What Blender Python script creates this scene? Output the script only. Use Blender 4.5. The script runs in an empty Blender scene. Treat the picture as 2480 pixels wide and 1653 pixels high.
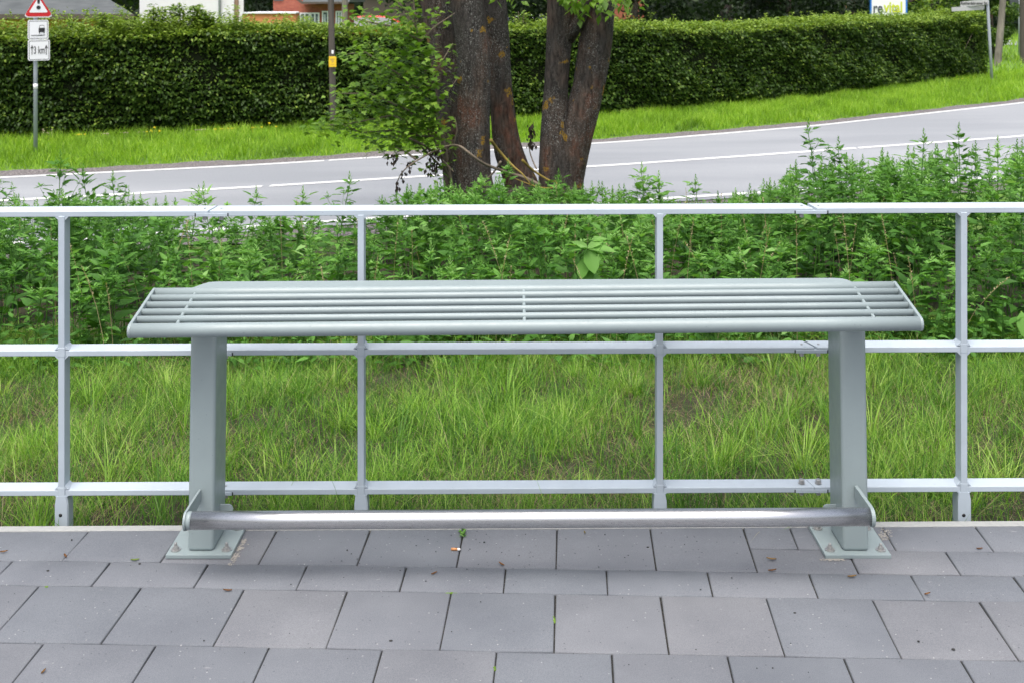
import bpy, bmesh, math, random
import numpy as np
from mathutils import Vector, Matrix, noise as mnoise

R = random.Random(7)
NR = np.random.default_rng(11)
rad = math.radians
SC = bpy.context.scene
COL = SC.collection

# ------------------------------------------------------------------ camera
F = 2816.0            # focal length in photo pixels (2480 wide)
H = 1.72              # camera height above the paving
VH = -2.0             # photo row of the horizon
cam_d = bpy.data.cameras.new("camera")
cam = bpy.data.objects.new("camera", cam_d)
COL.objects.link(cam)
cam.location = (0, 0, H)
cam.rotation_euler = (rad(90), 0, 0)
cam_d.sensor_width = 36.0
cam_d.lens = F / 2480 * 36.0
cam_d.shift_y = -(826.5 - VH) / 2480
cam_d.clip_start = 0.05
cam_d.clip_end = 3000
cam_d.dof.use_dof = True
cam_d.dof.focus_distance = 3.75
cam_d.dof.aperture_fstop = 10.0
SC.camera = cam

# ------------------------------------------------------------------ light
SUN_EL, SUN_AZ = rad(69), rad(195)      # azimuth from +Y towards +X
w = bpy.data.worlds.new("World"); SC.world = w; w.use_nodes = True
nt = w.node_tree; bg = nt.nodes['Background']
sky = nt.nodes.new('ShaderNodeTexSky'); sky.sky_type = 'NISHITA'; sky.sun_disc = False
sky.sun_elevation = SUN_EL; sky.sun_rotation = SUN_AZ
sky.air_density = 1.0; sky.dust_density = 7.0; sky.ozone_density = 1.0
hs = nt.nodes.new('ShaderNodeHueSaturation'); hs.inputs['Saturation'].default_value = 0.62
nt.links.new(sky.outputs[0], hs.inputs['Color']); nt.links.new(hs.outputs[0], bg.inputs[0])
bg.inputs[1].default_value = 0.15
sl = bpy.data.lights.new("sun", 'SUN'); sl.energy = 1.35; sl.angle = rad(60); sl.color = (1.0, 0.975, 0.94)
so = bpy.data.objects.new("sun", sl); COL.objects.link(so)
sd = Vector((math.sin(SUN_AZ) * math.cos(SUN_EL), math.cos(SUN_AZ) * math.cos(SUN_EL), math.sin(SUN_EL)))
so.rotation_euler = sd.to_track_quat('Z', 'Y').to_euler(); so.location = (0, 0, 30)
SC.view_settings.view_transform = 'Standard'; SC.view_settings.look = 'None'
SC.view_settings.exposure = 0.72; SC.view_settings.gamma = 1.0

# ------------------------------------------------------------------ helpers
def P(u, v, d):
    return Vector(((u - 1240) * d / F, d, H - (v - VH) * d / F))
B = 1.05435
def PB(u, v, d): return P(u * B, v * B, d)

def tag(o, label=None, cat=None, group=None, kind=None):
    if label: o['label'] = label
    if cat: o['category'] = cat
    if group: o['group'] = group
    if kind: o['kind'] = kind
    return o
def empty(name, loc, label, cat, group=None):
    o = bpy.data.objects.new(name, None); COL.objects.link(o); o.location = loc
    o.empty_display_size = .1
    return tag(o, label, cat, group)
def link_mesh(name, me, m, parent=None, smooth=False):
    o = bpy.data.objects.new(name, me); COL.objects.link(o)
    if m: me.materials.append(m)
    if smooth: me.polygons.foreach_set('use_smooth', [True] * len(me.polygons))
    if parent is not None:
        o.parent = parent; o.matrix_parent_inverse = Matrix.Identity(4)
        # geometry is built in world coordinates: shift into the parent's frame
        W = Vector(parent.location); q = parent.parent
        while q is not None: W += q.location; q = q.parent
        me.transform(Matrix.Translation(-W))
    me.update()
    return o
def from_bm(name, bm, m, parent=None, smooth=False, rec=True):
    if rec: bmesh.ops.recalc_face_normals(bm, faces=bm.faces)
    me = bpy.data.meshes.new(name); bm.to_mesh(me); bm.free()
    return link_mesh(name, me, m, parent, smooth)
def bm_box(bm, x0, x1, y0, y1, z0, z1, bev=0, seg=2, shear=None):
    t = bmesh.new()
    r = bmesh.ops.create_cube(t, size=1)
    for v in t.verts:
        v.co = Vector((x0 + (v.co.x + .5) * (x1 - x0), y0 + (v.co.y + .5) * (y1 - y0), z0 + (v.co.z + .5) * (z1 - z0)))
    if bev: bmesh.ops.bevel(t, geom=t.edges[:], offset=bev, segments=seg, affect='EDGES', profile=.5)
    if shear:
        for v in t.verts: v.co = shear(v.co)
    me = bpy.data.meshes.new('t'); t.to_mesh(me); t.free(); bm.from_mesh(me); bpy.data.meshes.remove(me)
def box(name, x0, x1, y0, y1, z0, z1, m, parent=None, bev=0, seg=2, shear=None, smooth=False):
    bm = bmesh.new(); bm_box(bm, x0, x1, y0, y1, z0, z1, bev, seg, shear)
    return from_bm(name, bm, m, parent, smooth)
def bm_tube(bm, pts, radii, seg=16, caps=True, jitter=None):
    pts = [Vector(p) for p in pts]
    rings = []
    n = len(pts)
    up = None
    for i, p in enumerate(pts):
        t = (pts[min(i + 1, n - 1)] - pts[max(i - 1, 0)]).normalized()
        if up is None:
            up = Vector((0, 0, 1)) if abs(t.z) < .9 else Vector((1, 0, 0))
        a = t.cross(up)
        if a.length < 1e-4: a = t.cross(Vector((0, 1, 0)))
        a.normalize(); b = a.cross(t).normalized(); up = b
        r = radii[i] if hasattr(radii, '__len__') else radii
        ring = []
        for k in range(seg):
            an = 2 * math.pi * k / seg
            rr = r * (jitter(i, an, p) if jitter else 1)
            ring.append(bm.verts.new(p + a * math.cos(an) * rr + b * math.sin(an) * rr))
        rings.append(ring)
    for i in range(n - 1):
        for k in range(seg):
            bm.faces.new((rings[i][k], rings[i][(k + 1) % seg], rings[i + 1][(k + 1) % seg], rings[i + 1][k]))
    if caps:
        bm.faces.new(rings[0][::-1]); bm.faces.new(rings[-1])
def tube(name, pts, radii, m, parent=None, seg=16, jitter=None, smooth=True):
    bm = bmesh.new(); bm_tube(bm, pts, radii, seg, True, jitter)
    o = from_bm(name, bm, m, parent, smooth)
    return o
def bm_prism(bm, poly, axis, a0, a1):
    """poly of 2D points extruded along axis ('x': poly=(y,z); 'y': poly=(x,z); 'z': poly=(x,y))"""
    def mk(p, a):
        return {'x': (a, p[0], p[1]), 'y': (p[0], a, p[1]), 'z': (p[0], p[1], a)}[axis]
    A = [bm.verts.new(mk(p, a0)) for p in poly]; C = [bm.verts.new(mk(p, a1)) for p in poly]
    n = len(poly)
    bm.faces.new(A[::-1]); bm.faces.new(C)
    for i in range(n): bm.faces.new((A[i], A[(i + 1) % n], C[(i + 1) % n], C[i]))
def prism(name, poly, axis, a0, a1, m, parent=None, bev=0, shear=None, smooth=False):
    bm = bmesh.new(); bm_prism(bm, poly, axis, a0, a1)
    bmesh.ops.recalc_face_normals(bm, faces=bm.faces)
    if bev:
        es = [e for e in bm.edges if len(e.link_faces) == 2 and e.calc_face_angle(0) > .6]
        bmesh.ops.bevel(bm, geom=es, offset=bev, segments=3, affect='EDGES', profile=.5)
    if shear:
        for v in bm.verts: v.co = shear(v.co)
    return from_bm(name, bm, m, parent, smooth)

def np_mesh(name, V, faces_flat, sizes, m, parent=None, tone=None, smooth=False):
    me = bpy.data.meshes.new(name)
    V = np.asarray(V, dtype=np.float32)
    me.vertices.add(len(V)); me.vertices.foreach_set('co', V.ravel())
    me.loops.add(len(faces_flat)); me.loops.foreach_set('vertex_index', np.asarray(faces_flat, dtype=np.int32))
    sizes = np.asarray(sizes, dtype=np.int32)
    me.polygons.add(len(sizes))
    st = np.concatenate([[0], np.cumsum(sizes)[:-1]]).astype(np.int32)
    me.polygons.foreach_set('loop_start', st)
    try: me.polygons.foreach_set('loop_total', sizes)
    except Exception: pass
    me.update(calc_edges=True)
    if tone is not None:
        at = me.attributes.new('tone', 'FLOAT', 'POINT')
        at.data.foreach_set('value', np.asarray(tone, dtype=np.float32))
    return link_mesh(name, me, m, parent, smooth)
def scatter(name, tv, tf, M, T, tone, m, parent=None, extra=None):
    """one mesh holding N copies of a small template (leaf shapes)"""
    tv = np.asarray(tv, float); N = len(T); K = len(tv)
    V = np.einsum('nij,kj->nki', M, tv) + T[:, None, :]
    V = V.reshape(-1, 3)
    ff = np.concatenate([np.array(f) for f in tf]); ss = np.array([len(f) for f in tf])
    FF = (ff[None, :] + (np.arange(N) * K)[:, None]).ravel()
    SS = np.tile(ss, N); TT = np.repeat(tone, K)
    if extra is not None:
        v2, f2, s2, t2 = extra
        FF = np.concatenate([FF, np.asarray(f2) + len(V)]); SS = np.concatenate([SS, s2])
        V = np.concatenate([V, v2]); TT = np.concatenate([TT, t2])
    return np_mesh(name, V, FF, SS, m, parent, TT)
def frames(az, pitch, roll, s):
    """matrices: local Y = leaf length direction at azimuth az, pitch above horizontal; local Z = leaf normal"""
    ca, sa, cp, sp, cr, sr = np.cos(az), np.sin(az), np.cos(pitch), np.sin(pitch), np.cos(roll), np.sin(roll)
    y = np.stack([ca * cp, sa * cp, sp], 1)
    x0 = np.stack([sa, -ca, 0 * sa], 1)
    z0 = np.cross(x0, y)
    x = x0 * cr[:, None] + z0 * sr[:, None]; z = np.cross(x, y)
    return np.stack([x, y, z], 2) * np.asarray(s)[:, None, None]

# leaf templates (length 1 along Y)
LEAF = ([(0, 0, 0), (-.3, .45, .07), (0, 1, -.06), (.3, .45, .07)], [(0, 3, 2), (0, 2, 1)])
OVAL = ([(0, 0, 0), (.22, .22, .05), (.31, .5, .07), (.2, .8, .03), (0, 1, -.05), (-.2, .8, .03), (-.31, .5, .07), (-.22, .22, .05), (0, .5, 0)],
        [(8, 0, 1), (8, 1, 2), (8, 2, 3), (8, 3, 4), (8, 4, 5), (8, 5, 6), (8, 6, 7), (8, 7, 0)])
GOOSE = ([(0, 0, 0), (.04, .16, 0), (.2, .3, .05), (.16, .42, .03), (.17, .5, .03), (.085, .75, 0), (0, 1, -.1),
          (-.085, .75, 0), (-.17, .5, .03), (-.16, .42, .03), (-.2, .3, .05), (-.04, .16, 0), (0, .5, -.02)],
         [(12, i, (i + 1) % 12) for i in range(12)])
MAPLE = ([(0, 0, 0), (.22, .08, 0), (.42, .02, -.03), (.36, .22, 0), (.56, .42, -.05), (.34, .46, 0), (.32, .6, 0), (.16, .58, 0), (.14, .84, 0), (0, 1, -.06),
          (-.14, .84, 0), (-.16, .58, 0), (-.32, .6, 0), (-.34, .46, 0), (-.56, .42, -.05), (-.36, .22, 0), (-.42, .02, -.03), (-.22, .08, 0), (0, .35, .04)],
         [(18, i, (i + 1) % 18) for i in range(18)])

# ------------------------------------------------------------------ materials
def mat(name, base=(.5, .5, .5), rough=.6, metal=0, spec=.5):
    m = bpy.data.materials.new(name); m.use_nodes = True
    b = m.node_tree.nodes['Principled BSDF']
    b.inputs['Base Color'].default_value = (*base, 1); b.inputs['Roughness'].default_value = rough
    b.inputs['Metallic'].default_value = metal; b.inputs['Specular IOR Level'].default_value = spec
    return m
def N(m, t, **kw):
    n = m.node_tree.nodes.new(t)
    for k, v in kw.items(): setattr(n, k, v)
    return n
def L(m, a, b): m.node_tree.links.new(a, b)
def ramp(m, fac, stops, interp='LINEAR'):
    r = N(m, 'ShaderNodeValToRGB'); cr = r.color_ramp; cr.interpolation = interp
    while len(cr.elements) < len(stops): cr.elements.new(.5)
    for e, (p, c) in zip(cr.elements, stops):
        e.position = p; e.color = (*c, 1) if len(c) == 3 else c
    L(m, fac, r.inputs[0]); return r.outputs[0]
def coords(m):
    return N(m, 'ShaderNodeNewGeometry').outputs['Position']
def tex(m, scale, detail=4, rough=.55, vec=None, stretch=None, dist=0):
    n = N(m, 'ShaderNodeTexNoise'); n.inputs['Scale'].default_value = scale; n.inputs['Detail'].default_value = detail
    n.inputs['Roughness'].default_value = rough; n.inputs['Distortion'].default_value = dist
    v = vec or coords(m)
    if stretch:
        mp = N(m, 'ShaderNodeMapping'); mp.inputs['Scale'].default_value = stretch; L(m, v, mp.inputs[0]); v = mp.outputs[0]
    L(m, v, n.inputs['Vector']); return n.outputs['Fac']
def mix(m, fac, a, b, mode='MIX'):
    n = N(m, 'ShaderNodeMix', data_type='RGBA', blend_type=mode)
    for s, v in ((n.inputs[0], fac), (n.inputs[6], a), (n.inputs[7], b)):
        if isinstance(v, (int, float)): s.default_value = v
        elif isinstance(v, tuple): s.default_value = (*v, 1)
        else: L(m, v, s)
    return n.outputs[2]
def bsdf(m): return m.node_tree.nodes['Principled BSDF']
def bump(m, h, strength=.3, dist=.01):
    b = N(m, 'ShaderNodeBump'); b.inputs['Strength'].default_value = strength; b.inputs['Distance'].default_value = dist
    L(m, h, b.inputs['Height']); L(m, b.outputs[0], bsdf(m).inputs['Normal'])
def leafmat(name, stops, rough=.5, trans=.35, spec=.35, tcol=1.3):
    m = mat(name, rough=rough, spec=spec)
    a = N(m, 'ShaderNodeAttribute', attribute_name='tone')
    c = ramp(m, a.outputs['Fac'], stops)
    c = mix(m, .5, c, mix(m, tex(m, 3.0, 2), (.6, .6, .6), (1.4, 1.4, 1.4)), 'MULTIPLY') if True else c
    L(m, c, bsdf(m).inputs['Base Color'])
    tr = N(m, 'ShaderNodeBsdfTranslucent')
    tc = mix(m, 1.0, c, (tcol, tcol * 1.05, tcol * .5), 'MULTIPLY'); L(m, tc, tr.inputs[0])
    mx = N(m, 'ShaderNodeMixShader'); mx.inputs[0].default_value = trans
    out = m.node_tree.nodes['Material Output']
    L(m, bsdf(m).outputs[0], mx.inputs[1]); L(m, tr.outputs[0], mx.inputs[2]); L(m, mx.outputs[0], out.inputs[0])
    return m

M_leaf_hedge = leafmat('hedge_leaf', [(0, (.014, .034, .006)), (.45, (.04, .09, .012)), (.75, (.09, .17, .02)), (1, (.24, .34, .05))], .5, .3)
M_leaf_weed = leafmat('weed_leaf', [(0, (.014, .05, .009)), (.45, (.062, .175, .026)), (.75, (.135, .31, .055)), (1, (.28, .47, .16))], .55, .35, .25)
M_leaf_maple = leafmat('maple_leaf', [(0, (.05, .12, .012)), (.5, (.12, .24, .025)), (1, (.23, .37, .05))], .45, .4)
M_leaf_dark = leafmat('conifer_leaf', [(0, (.008, .018, .008)), (.6, (.018, .038, .012)), (1, (.06, .1, .025))], .6, .2)
M_grass = leafmat('grass_blade', [(0, (.22, .15, .08)), (.13, (.46, .4, .24)), (.16, (.025, .1, .008)), (.55, (.115, .26, .022)), (.8, (.225, .41, .045)), (1, (.37, .52, .12))], .5, .4)
M_verge = leafmat('verge_grass', [(0, (.1, .2, .02)), (.6, (.25, .43, .035)), (1, (.42, .58, .09))], .55, .5)
M_dead_leaf = leafmat('dead_leaf', [(0, (.012, .008, .006)), (1, (.03, .02, .012))], .7, .1)
M_litter = leafmat('litter_leaf', [(0, (.2, .09, .04)), (.5, (.33, .17, .07)), (.8, (.3, .26, .09)), (1, (.25, .38, .08))], .6, .2)

def painted(name, c, rough, mott=.06, spec=.5):
    m = mat(name, c, rough, 0, spec)
    n = tex(m, 9, 5)
    d = tuple(x * (1 - mott) for x in c); e = tuple(min(1, x * (1 + mott)) for x in c)
    col = mix(m, n, d, e)
    sp = ramp(m, tex(m, 160, 2), [(.70, (0, 0, 0)), (.76, (1, 1, 1))])
    col = mix(m, sp, col, tuple(x * .72 for x in c))
    L(m, col, bsdf(m).inputs['Base Color'])
    L(m, ramp(m, tex(m, 30, 4), [(.3, (rough * .85,) * 3), (.7, (min(1, rough * 1.25),) * 3)]), bsdf(m).inputs['Roughness'])
    bump(m, tex(m, 220, 2), .06, .002)
    return m
M_bench = painted('bench_paint', (.245, .297, .305), .38, .09)
M_rail = painted('railing_paint', (.39, .45, .505), .5, .13)
M_steel = mat('brushed_steel', (.62, .62, .63), .2, 1)
L(M_steel, ramp(M_steel, tex(M_steel, 60, 3, stretch=(.6, 30, 30)), [(.3, (.24,) * 3), (.7, (.34,) * 3)]), bsdf(M_steel).inputs['Roughness'])
M_zinc = mat('zinc_bolt', (.5, .5, .5), .35, .7)
L(M_zinc, mix(M_zinc, tex(M_zinc, 180, 3), (.3, .3, .29), (.55, .545, .54)), bsdf(M_zinc).inputs['Base Color'])
M_post = painted('galvanised_post', (.36, .4, .45), .45, .1)

# paving slab: blue-grey concrete
M_slab = mat('paving_slab', rough=.75, spec=.4)
m = M_slab
at = N(m, 'ShaderNodeAttribute', attribute_name='tone')
base = ramp(m, at.outputs['Fac'], [(0, (.132, .145, .165)), (.5, (.142, .153, .173)), (1, (.155, .162, .178))])
base = mix(m, .55, base, ramp(m, tex(m, 2.6, 5, .6), [(.3, (.72, .72, .74)), (.7, (1.25, 1.23, 1.2))]), 'MULTIPLY')
base = mix(m, .8, base, ramp(m, tex(m, 420, 2, .7), [(.3, (.68, .68, .7)), (.5, (1, 1, 1)), (.72, (1.3, 1.3, 1.28))]), 'MULTIPLY')
eff = mix(m, 1.0, ramp(m, tex(m, 34, 4, .6, stretch=(.5, 1.3, 1)), [(.66, (0, 0, 0)), (.72, (1, 1, 1))]), ramp(m, tex(m, 4.5, 2), [(.5, (0, 0, 0)), (.62, (.5, .5, .5))]), 'MULTIPLY')
base = mix(m, eff, base, (.3, .3, .31))
vo = N(m, 'ShaderNodeTexVoronoi'); vo.inputs['Scale'].default_value = 38; L(m, coords(m), vo.inputs['Vector'])
base = mix(m, ramp(m, vo.outputs['Distance'], [(.055, (.75, .75, .75)), (.11, (0, 0, 0))]), base, ramp(m, vo.outputs['Color'], [(.45, (.05, .05, .055)), (.6, (.36, .36, .36))]))
L(m, base, bsdf(m).inputs['Base Color']); bump(m, tex(m, 300, 3, .7), .35, .002)
M_joint = mat('joint_sand', (.06, .058, .05), .95)
jn = tex(M_joint, 260, 3, .8)
L(M_joint, ramp(M_joint, jn, [(.35, (.012, .012, .011)), (.58, (.04, .04, .035)), (.7, (.32, .3, .27))]), bsdf(M_joint).inputs['Base Color']); bump(M_joint, jn, 1, .01)
M_kerb = mat('kerb_concrete', (.42, .4, .36), .85)
L(M_kerb, mix(M_kerb, tex(M_kerb, 40, 6, .7), (.23, .24, .235), (.38, .39, .385)), bsdf(M_kerb).inputs['Base Color']); bump(M_kerb, tex(M_kerb, 200, 3), .4, .003)

M_asphalt = mat('road_asphalt', rough=.85)
m = M_asphalt
c = ramp(m, tex(m, .5, 4, .5, stretch=(.35, 1.2, 1)), [(.35, (.235, .25, .27)), (.65, (.295, .31, .33))])
c = mix(m, .6, c, ramp(m, tex(m, 90, 2, .8), [(.3, (.75, .75, .75)), (.7, (1.2, 1.2, 1.2))]), 'MULTIPLY')
L(m, c, bsdf(m).inputs['Base Color']); bump(m, tex(m, 120, 2), .4, .004)
M_mark = mat('marking_paint', (.8, .8, .8), .6)
L(M_mark, mix(M_mark, tex(M_mark, 14, 6, .7), (.68, .68, .68), (.86, .86, .86)), bsdf(M_mark).inputs['Base Color'])
M_gravel = mat('shoulder_gravel', rough=.9)
gv = N(M_gravel, 'ShaderNodeTexVoronoi'); gv.inputs['Scale'].default_value = 22; L(M_gravel, coords(M_gravel), gv.inputs['Vector'])
L(M_gravel, mix(M_gravel, .9, ramp(M_gravel, tex(M_gravel, 30, 4, .8), [(.3, (.07, .065, .065)), (.7, (.42, .38, .38))]), ramp(M_gravel, gv.outputs['Distance'], [(0, (1.3, 1.3, 1.3)), (.5, (.5, .5, .5))]), 'MULTIPLY'), bsdf(M_gravel).inputs['Base Color'])
bump(M_gravel, gv.outputs['Distance'], 1, .03)
M_ground = mat('soil_and_turf', rough=.95)
m = M_ground
sep = N(m, 'ShaderNodeSeparateXYZ'); L(m, coords(m), sep.inputs[0])
soil = ramp(m, tex(m, 55, 6, .75), [(.3, (.012, .01, .006)), (.55, (.04, .034, .015)), (.66, (.03, .05, .012)), (.78, (.15, .12, .07))])
turf = ramp(m, tex(m, 6, 6, .7), [(.3, (.06, .13, .015)), (.7, (.15, .28, .03))])
mr = N(m, 'ShaderNodeMapRange'); mr.inputs['From Min'].default_value = 11; mr.inputs['From Max'].default_value = 13; L(m, sep.outputs[1], mr.inputs[0])
L(m, mix(m, mr.outputs[0], soil, turf), bsdf(m).inputs['Base Color']); bump(m, tex(m, 60, 4), .8, .02)

def barkmat():
    m = mat('tree_bark', rough=.9, spec=.2)
    co = coords(m)
    n1 = tex(m, 3.2, 4, .6, co, (1, 1, .55))
    c = ramp(m, n1, [(.42, (.055, .05, .046)), (.57, (.085, .064, .052)), (.68, (.13, .062, .042))])
    fis = tex(m, 34, 6, .7, co, (1, 1, .25), .6)
    c = mix(m, .9, c, ramp(m, fis, [(.35, (.35, .35, .35)), (.6, (1.35, 1.35, 1.35))]), 'MULTIPLY')
    grey = ramp(m, tex(m, 85, 3, .7, co, (1, 1, .7)), [(.55, (0, 0, 0)), (.64, (1, 1, 1))])
    gp = ramp(m, tex(m, 2.3, 3, .5, co, (1.3, 1, .6)), [(.44, (0, 0, 0)), (.6, (.85, .85, .85))])
    c = mix(m, mix(m, 1, grey, gp, 'MULTIPLY'), c, (.34, .35, .33))
    yl = mix(m, 1, ramp(m, tex(m, 5.2, 2, .5, co), [(.645, (0, 0, 0)), (.67, (1, 1, 1))]), ramp(m, tex(m, 60, 3, .7, co), [(.44, (0, 0, 0)), (.52, (1, 1, 1))]), 'MULTIPLY')
    c = mix(m, yl, c, (.33, .2, .025))
    sp = N(m, 'ShaderNodeSeparateXYZ'); L(m, co, sp.inputs[0])
    L(m, c, bsdf(m).inputs['Base Color']); bump(m, fis, 1, .05)
    return m
M_bark = barkmat()
M_twig = mat('twig_bark', (.13, .1, .07), .9)
L(M_twig, mix(M_twig, tex(M_twig, 14, 4), (.07, .05, .035), (.24, .2, .15)), bsdf(M_twig).inputs['Base Color'])
M_mossy = mat('mossy_bark', rough=.95)
L(M_mossy, mix(M_mossy, tex(M_mossy, 22, 4, .7), (.07, .05, .03), (.32, .24, .03)), bsdf(M_mossy).inputs['Base Color'])
M_moss = mat('moss', rough=.95); L(M_moss, mix(M_moss, tex(M_moss, 300, 2), (.05, .1, .01), (.16, .28, .03)), bsdf(M_moss).inputs['Base Color'])
M_wood = mat('weathered_pole', rough=.85)
L(M_wood, mix(M_wood, .7, ramp(M_wood, tex(M_wood, 24, 5, .7, stretch=(1, 1, .08)), [(.3, (.11, .1, .085)), (.7, (.3, .27, .23))]), ramp(M_wood, tex(M_wood, 1.2, 2), [(.3, (.6, .6, .6)), (.7, (1.2, 1.2, 1.2))]), 'MULTIPLY'), bsdf(M_wood).inputs['Base Color'])
M_darkwood = mat('dark_weathered_pole', rough=.9)
L(M_darkwood, mix(M_darkwood, tex(M_darkwood, 24, 5, .7, stretch=(1, 1, .08)), (.035, .03, .026), (.13, .115, .1)), bsdf(M_darkwood).inputs['Base Color'])
M_white = mat('sign_white', (.8, .82, .84), .45); M_red = mat('sign_red', (.55, .02, .025), .4); M_black = mat('sign_black', (.02, .02, .022), .5)
M_yellow = mat('plate_yellow', (.75, .5, .02), .5); M_blue = mat('sign_blue', (.03, .17, .55), .4); M_lime = mat('letter_lime', (.55, .62, .04), .5)
M_grey_letter = mat('letter_grey', (.07, .08, .1), .5); M_tin = mat('sign_grey', (.42, .43, .43), .6); M_darkboard = mat('dark_board', (.05, .06, .065), .6)
def wallmat(name, a, b, sc=6):
    m = mat(name, rough=.9); L(m, mix(m, tex(m, sc, 6, .6), a, b), bsdf(m).inputs['Base Color']); return m
M_plaster = wallmat('white_plaster', (.66, .68, .72), (.76, .78, .8)); M_orange = wallmat('orange_render', (.55, .2, .09), (.64, .26, .12))
M_brick = mat('red_brick', rough=.9)
bk = N(M_brick, 'ShaderNodeTexBrick'); bk.inputs['Scale'].default_value = 4; bk.inputs['Color1'].default_value = (.26, .07, .045, 1); bk.inputs['Color2'].default_value = (.33, .1, .06, 1); bk.inputs['Mortar'].default_value = (.24, .12, .09, 1); bk.inputs['Mortar Size'].default_value = .012
bmp = N(M_brick, 'ShaderNodeMapping'); bmp.inputs['Rotation'].default_value = (rad(90), 0, 0); L(M_brick, coords(M_brick), bmp.inputs[0]); L(M_brick, bmp.outputs[0], bk.inputs['Vector']); L(M_brick, bk.outputs[0], bsdf(M_brick).inputs['Base Color'])
M_roof = mat('slate_roof', rough=.8)
L(M_roof, mix(M_roof, .8, ramp(M_roof, tex(M_roof, 1.5, 5), [(.3, (.06, .07, .075)), (.7, (.09, .1, .105))]), ramp(M_roof, tex(M_roof, 6, 2, stretch=(.3, 3, 3)), [(.4, (.8, .8, .8)), (.6, (1.1, 1.1, 1.1))]), 'MULTIPLY'), bsdf(M_roof).inputs['Base Color'])
M_frame = mat('window_frame', (.72, .75, .8), .5); M_glass = mat('window_glass', (.1, .13, .17), .08, 0, .8); M_curtain = mat('curtain', (.5, .56, .64), .8)
M_doorbrown = mat('brown_door', (.25, .17, .12), .6); M_fascia = mat('dark_fascia', (.09, .07, .06), .7)
M_carred = mat('car_red', (.62, .035, .015), .25, 0, .6); M_carwhite = mat('car_white', (.7, .72, .75), .25); M_rubber = mat('rubber', (.02, .02, .02), .8); M_carglass = mat('car_glass', (.05, .06, .08), .05, 0, .8)
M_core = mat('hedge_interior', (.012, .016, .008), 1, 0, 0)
M_paper = mat('cigarette_paper', (.75, .73, .7), .8); M_filter = mat('cigarette_filter', (.55, .25, .1), .8); M_ash = mat('ash', (.03, .03, .03), .9)
M_petal = mat('yellow_petal', (.8, .6, .02), .6); M_seed = mat('seed_head', (.45, .38, .28), .9)

# ------------------------------------------------------------------ terrain curves
XS = np.linspace(-120, 120, 2401)
def curve(pts):
    xs, ys = zip(*pts)
    y = np.interp(XS, xs, ys)
    k = np.exp(-np.linspace(-2.5, 2.5, 31) ** 2); k /= k.sum()
    yp = np.pad(y, 15, mode='reflect', reflect_type='odd'); y = np.convolve(yp, k, 'valid')
    return lambda x: np.interp(x, XS, y)
f_near = curve([(-120, 7.5), (-60, 8), (-30, 8.6), (-12, 10.2), (-5.2, 11.85), (2.3, 14.7), (5.3, 15.7), (7.2, 16.4), (12, 18.9), (20, 24), (40, 40), (120, 118)])
f_cent = curve([(-120, 11), (-60, 11.5), (-30, 12.1), (-12, 13.2), (-6.4, 14.5), (-3.4, 15.6), (-1.2, 16.55), (1.5, 17.6), (4.7, 19.1), (9.3, 21.3), (14, 24.6), (22, 31), (40, 47), (120, 126)])
f_far = curve([(-120, 14.3), (-60, 14.8), (-30, 15.2), (-12, 15.9), (-7.5, 17.1), (-4.05, 18.4), (-1.2, 19.8), (2.4, 21.6), (6.3, 24.1), (12.9, 29.4), (20, 36), (30, 47), (40, 58), (120, 146)])
f_hedge = curve([(-120, 17), (-30, 17.6), (-16, 18.6), (-8.9, 20.3), (-3.5, 22.4), (2.7, 24.8), (7.85, 29.1), (15.3, 37.2), (30, 56), (120, 160)])
ZN, ZC, ZF = -.78, -.80, -.91
def z_road(x, y):
    a, c, f = f_near(x), f_cent(x), f_far(x)
    z = np.where(y < c, ZN + (ZC - ZN) * (y - a) / (c - a), ZC + (ZF - ZC) * (y - c) / (f - c))
    return np.clip(z, -.93, -.77)
def edge_y(x): return 3.782 + .0117 * np.asarray(x)
def wob(x, y): return .5 * np.sin(1.7 * x + .8 * y) * np.sin(1.3 * y - .5 * x + 1) + .3 * np.sin(4.1 * x - 2.2 * y) + .2 * np.sin(5.3 * y + 3.1 * x)
def z_ground(x, y):
    x = np.asarray(x, float); y = np.asarray(y, float)
    yn, yf, yh = f_near(x), f_far(x), f_hedge(x)
    y0 = edge_y(x) + .03
    t = np.clip((y - y0) / (yn - .8 - y0), 0, 1)
    z1 = -.05 - .76 * t ** .8 + .035 * wob(x, y) * np.clip(t * 8, 0, 1) * np.clip((1 - t) * 6, 0, 1)
    z1 = z1 + .16 * np.exp(-((x + .1) ** 2 + (y - 11.6) ** 2) / .9)
    z2 = z_road(x, y) - .06
    t3 = np.clip((y - yf - 1.05) / np.maximum(yh - yf - 1.05, .5), 0, 1)
    z3 = -.975 + .195 * t3 ** .6 + np.clip((y - yh - 1) / 28, 0, 1) * .33
    z = np.where(y < yn - .5, z1, np.where(y < yf + .5, z2, z3))
    return np.where(y < edge_y(x) + .0, -.12, z)

xs = np.unique(np.concatenate([np.linspace(-600, -40, 15), np.linspace(-40, -12, 57), np.arange(-12, 20.01, .2), np.linspace(20, 60, 60), np.linspace(60, 600, 15)]))
ys = np.unique(np.concatenate([np.linspace(-200, 3, 12), np.arange(3, 30, .16), np.linspace(30, 60, 80), np.linspace(60, 900, 20)]))
GX, GY = np.meshgrid(xs, ys, indexing='ij'); GZ = z_ground(GX, GY)
nx, ny = len(xs), len(ys)
idx = np.arange(nx * ny).reshape(nx, ny)
q = np.stack([idx[:-1, :-1], idx[1:, :-1], idx[1:, 1:], idx[:-1, 1:]], -1).reshape(-1, 4)
tag(np_mesh('ground', np.stack([GX, GY, GZ], -1).reshape(-1, 3), q.ravel(), np.full(len(q), 4), M_ground, smooth=True), kind='structure')

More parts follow.
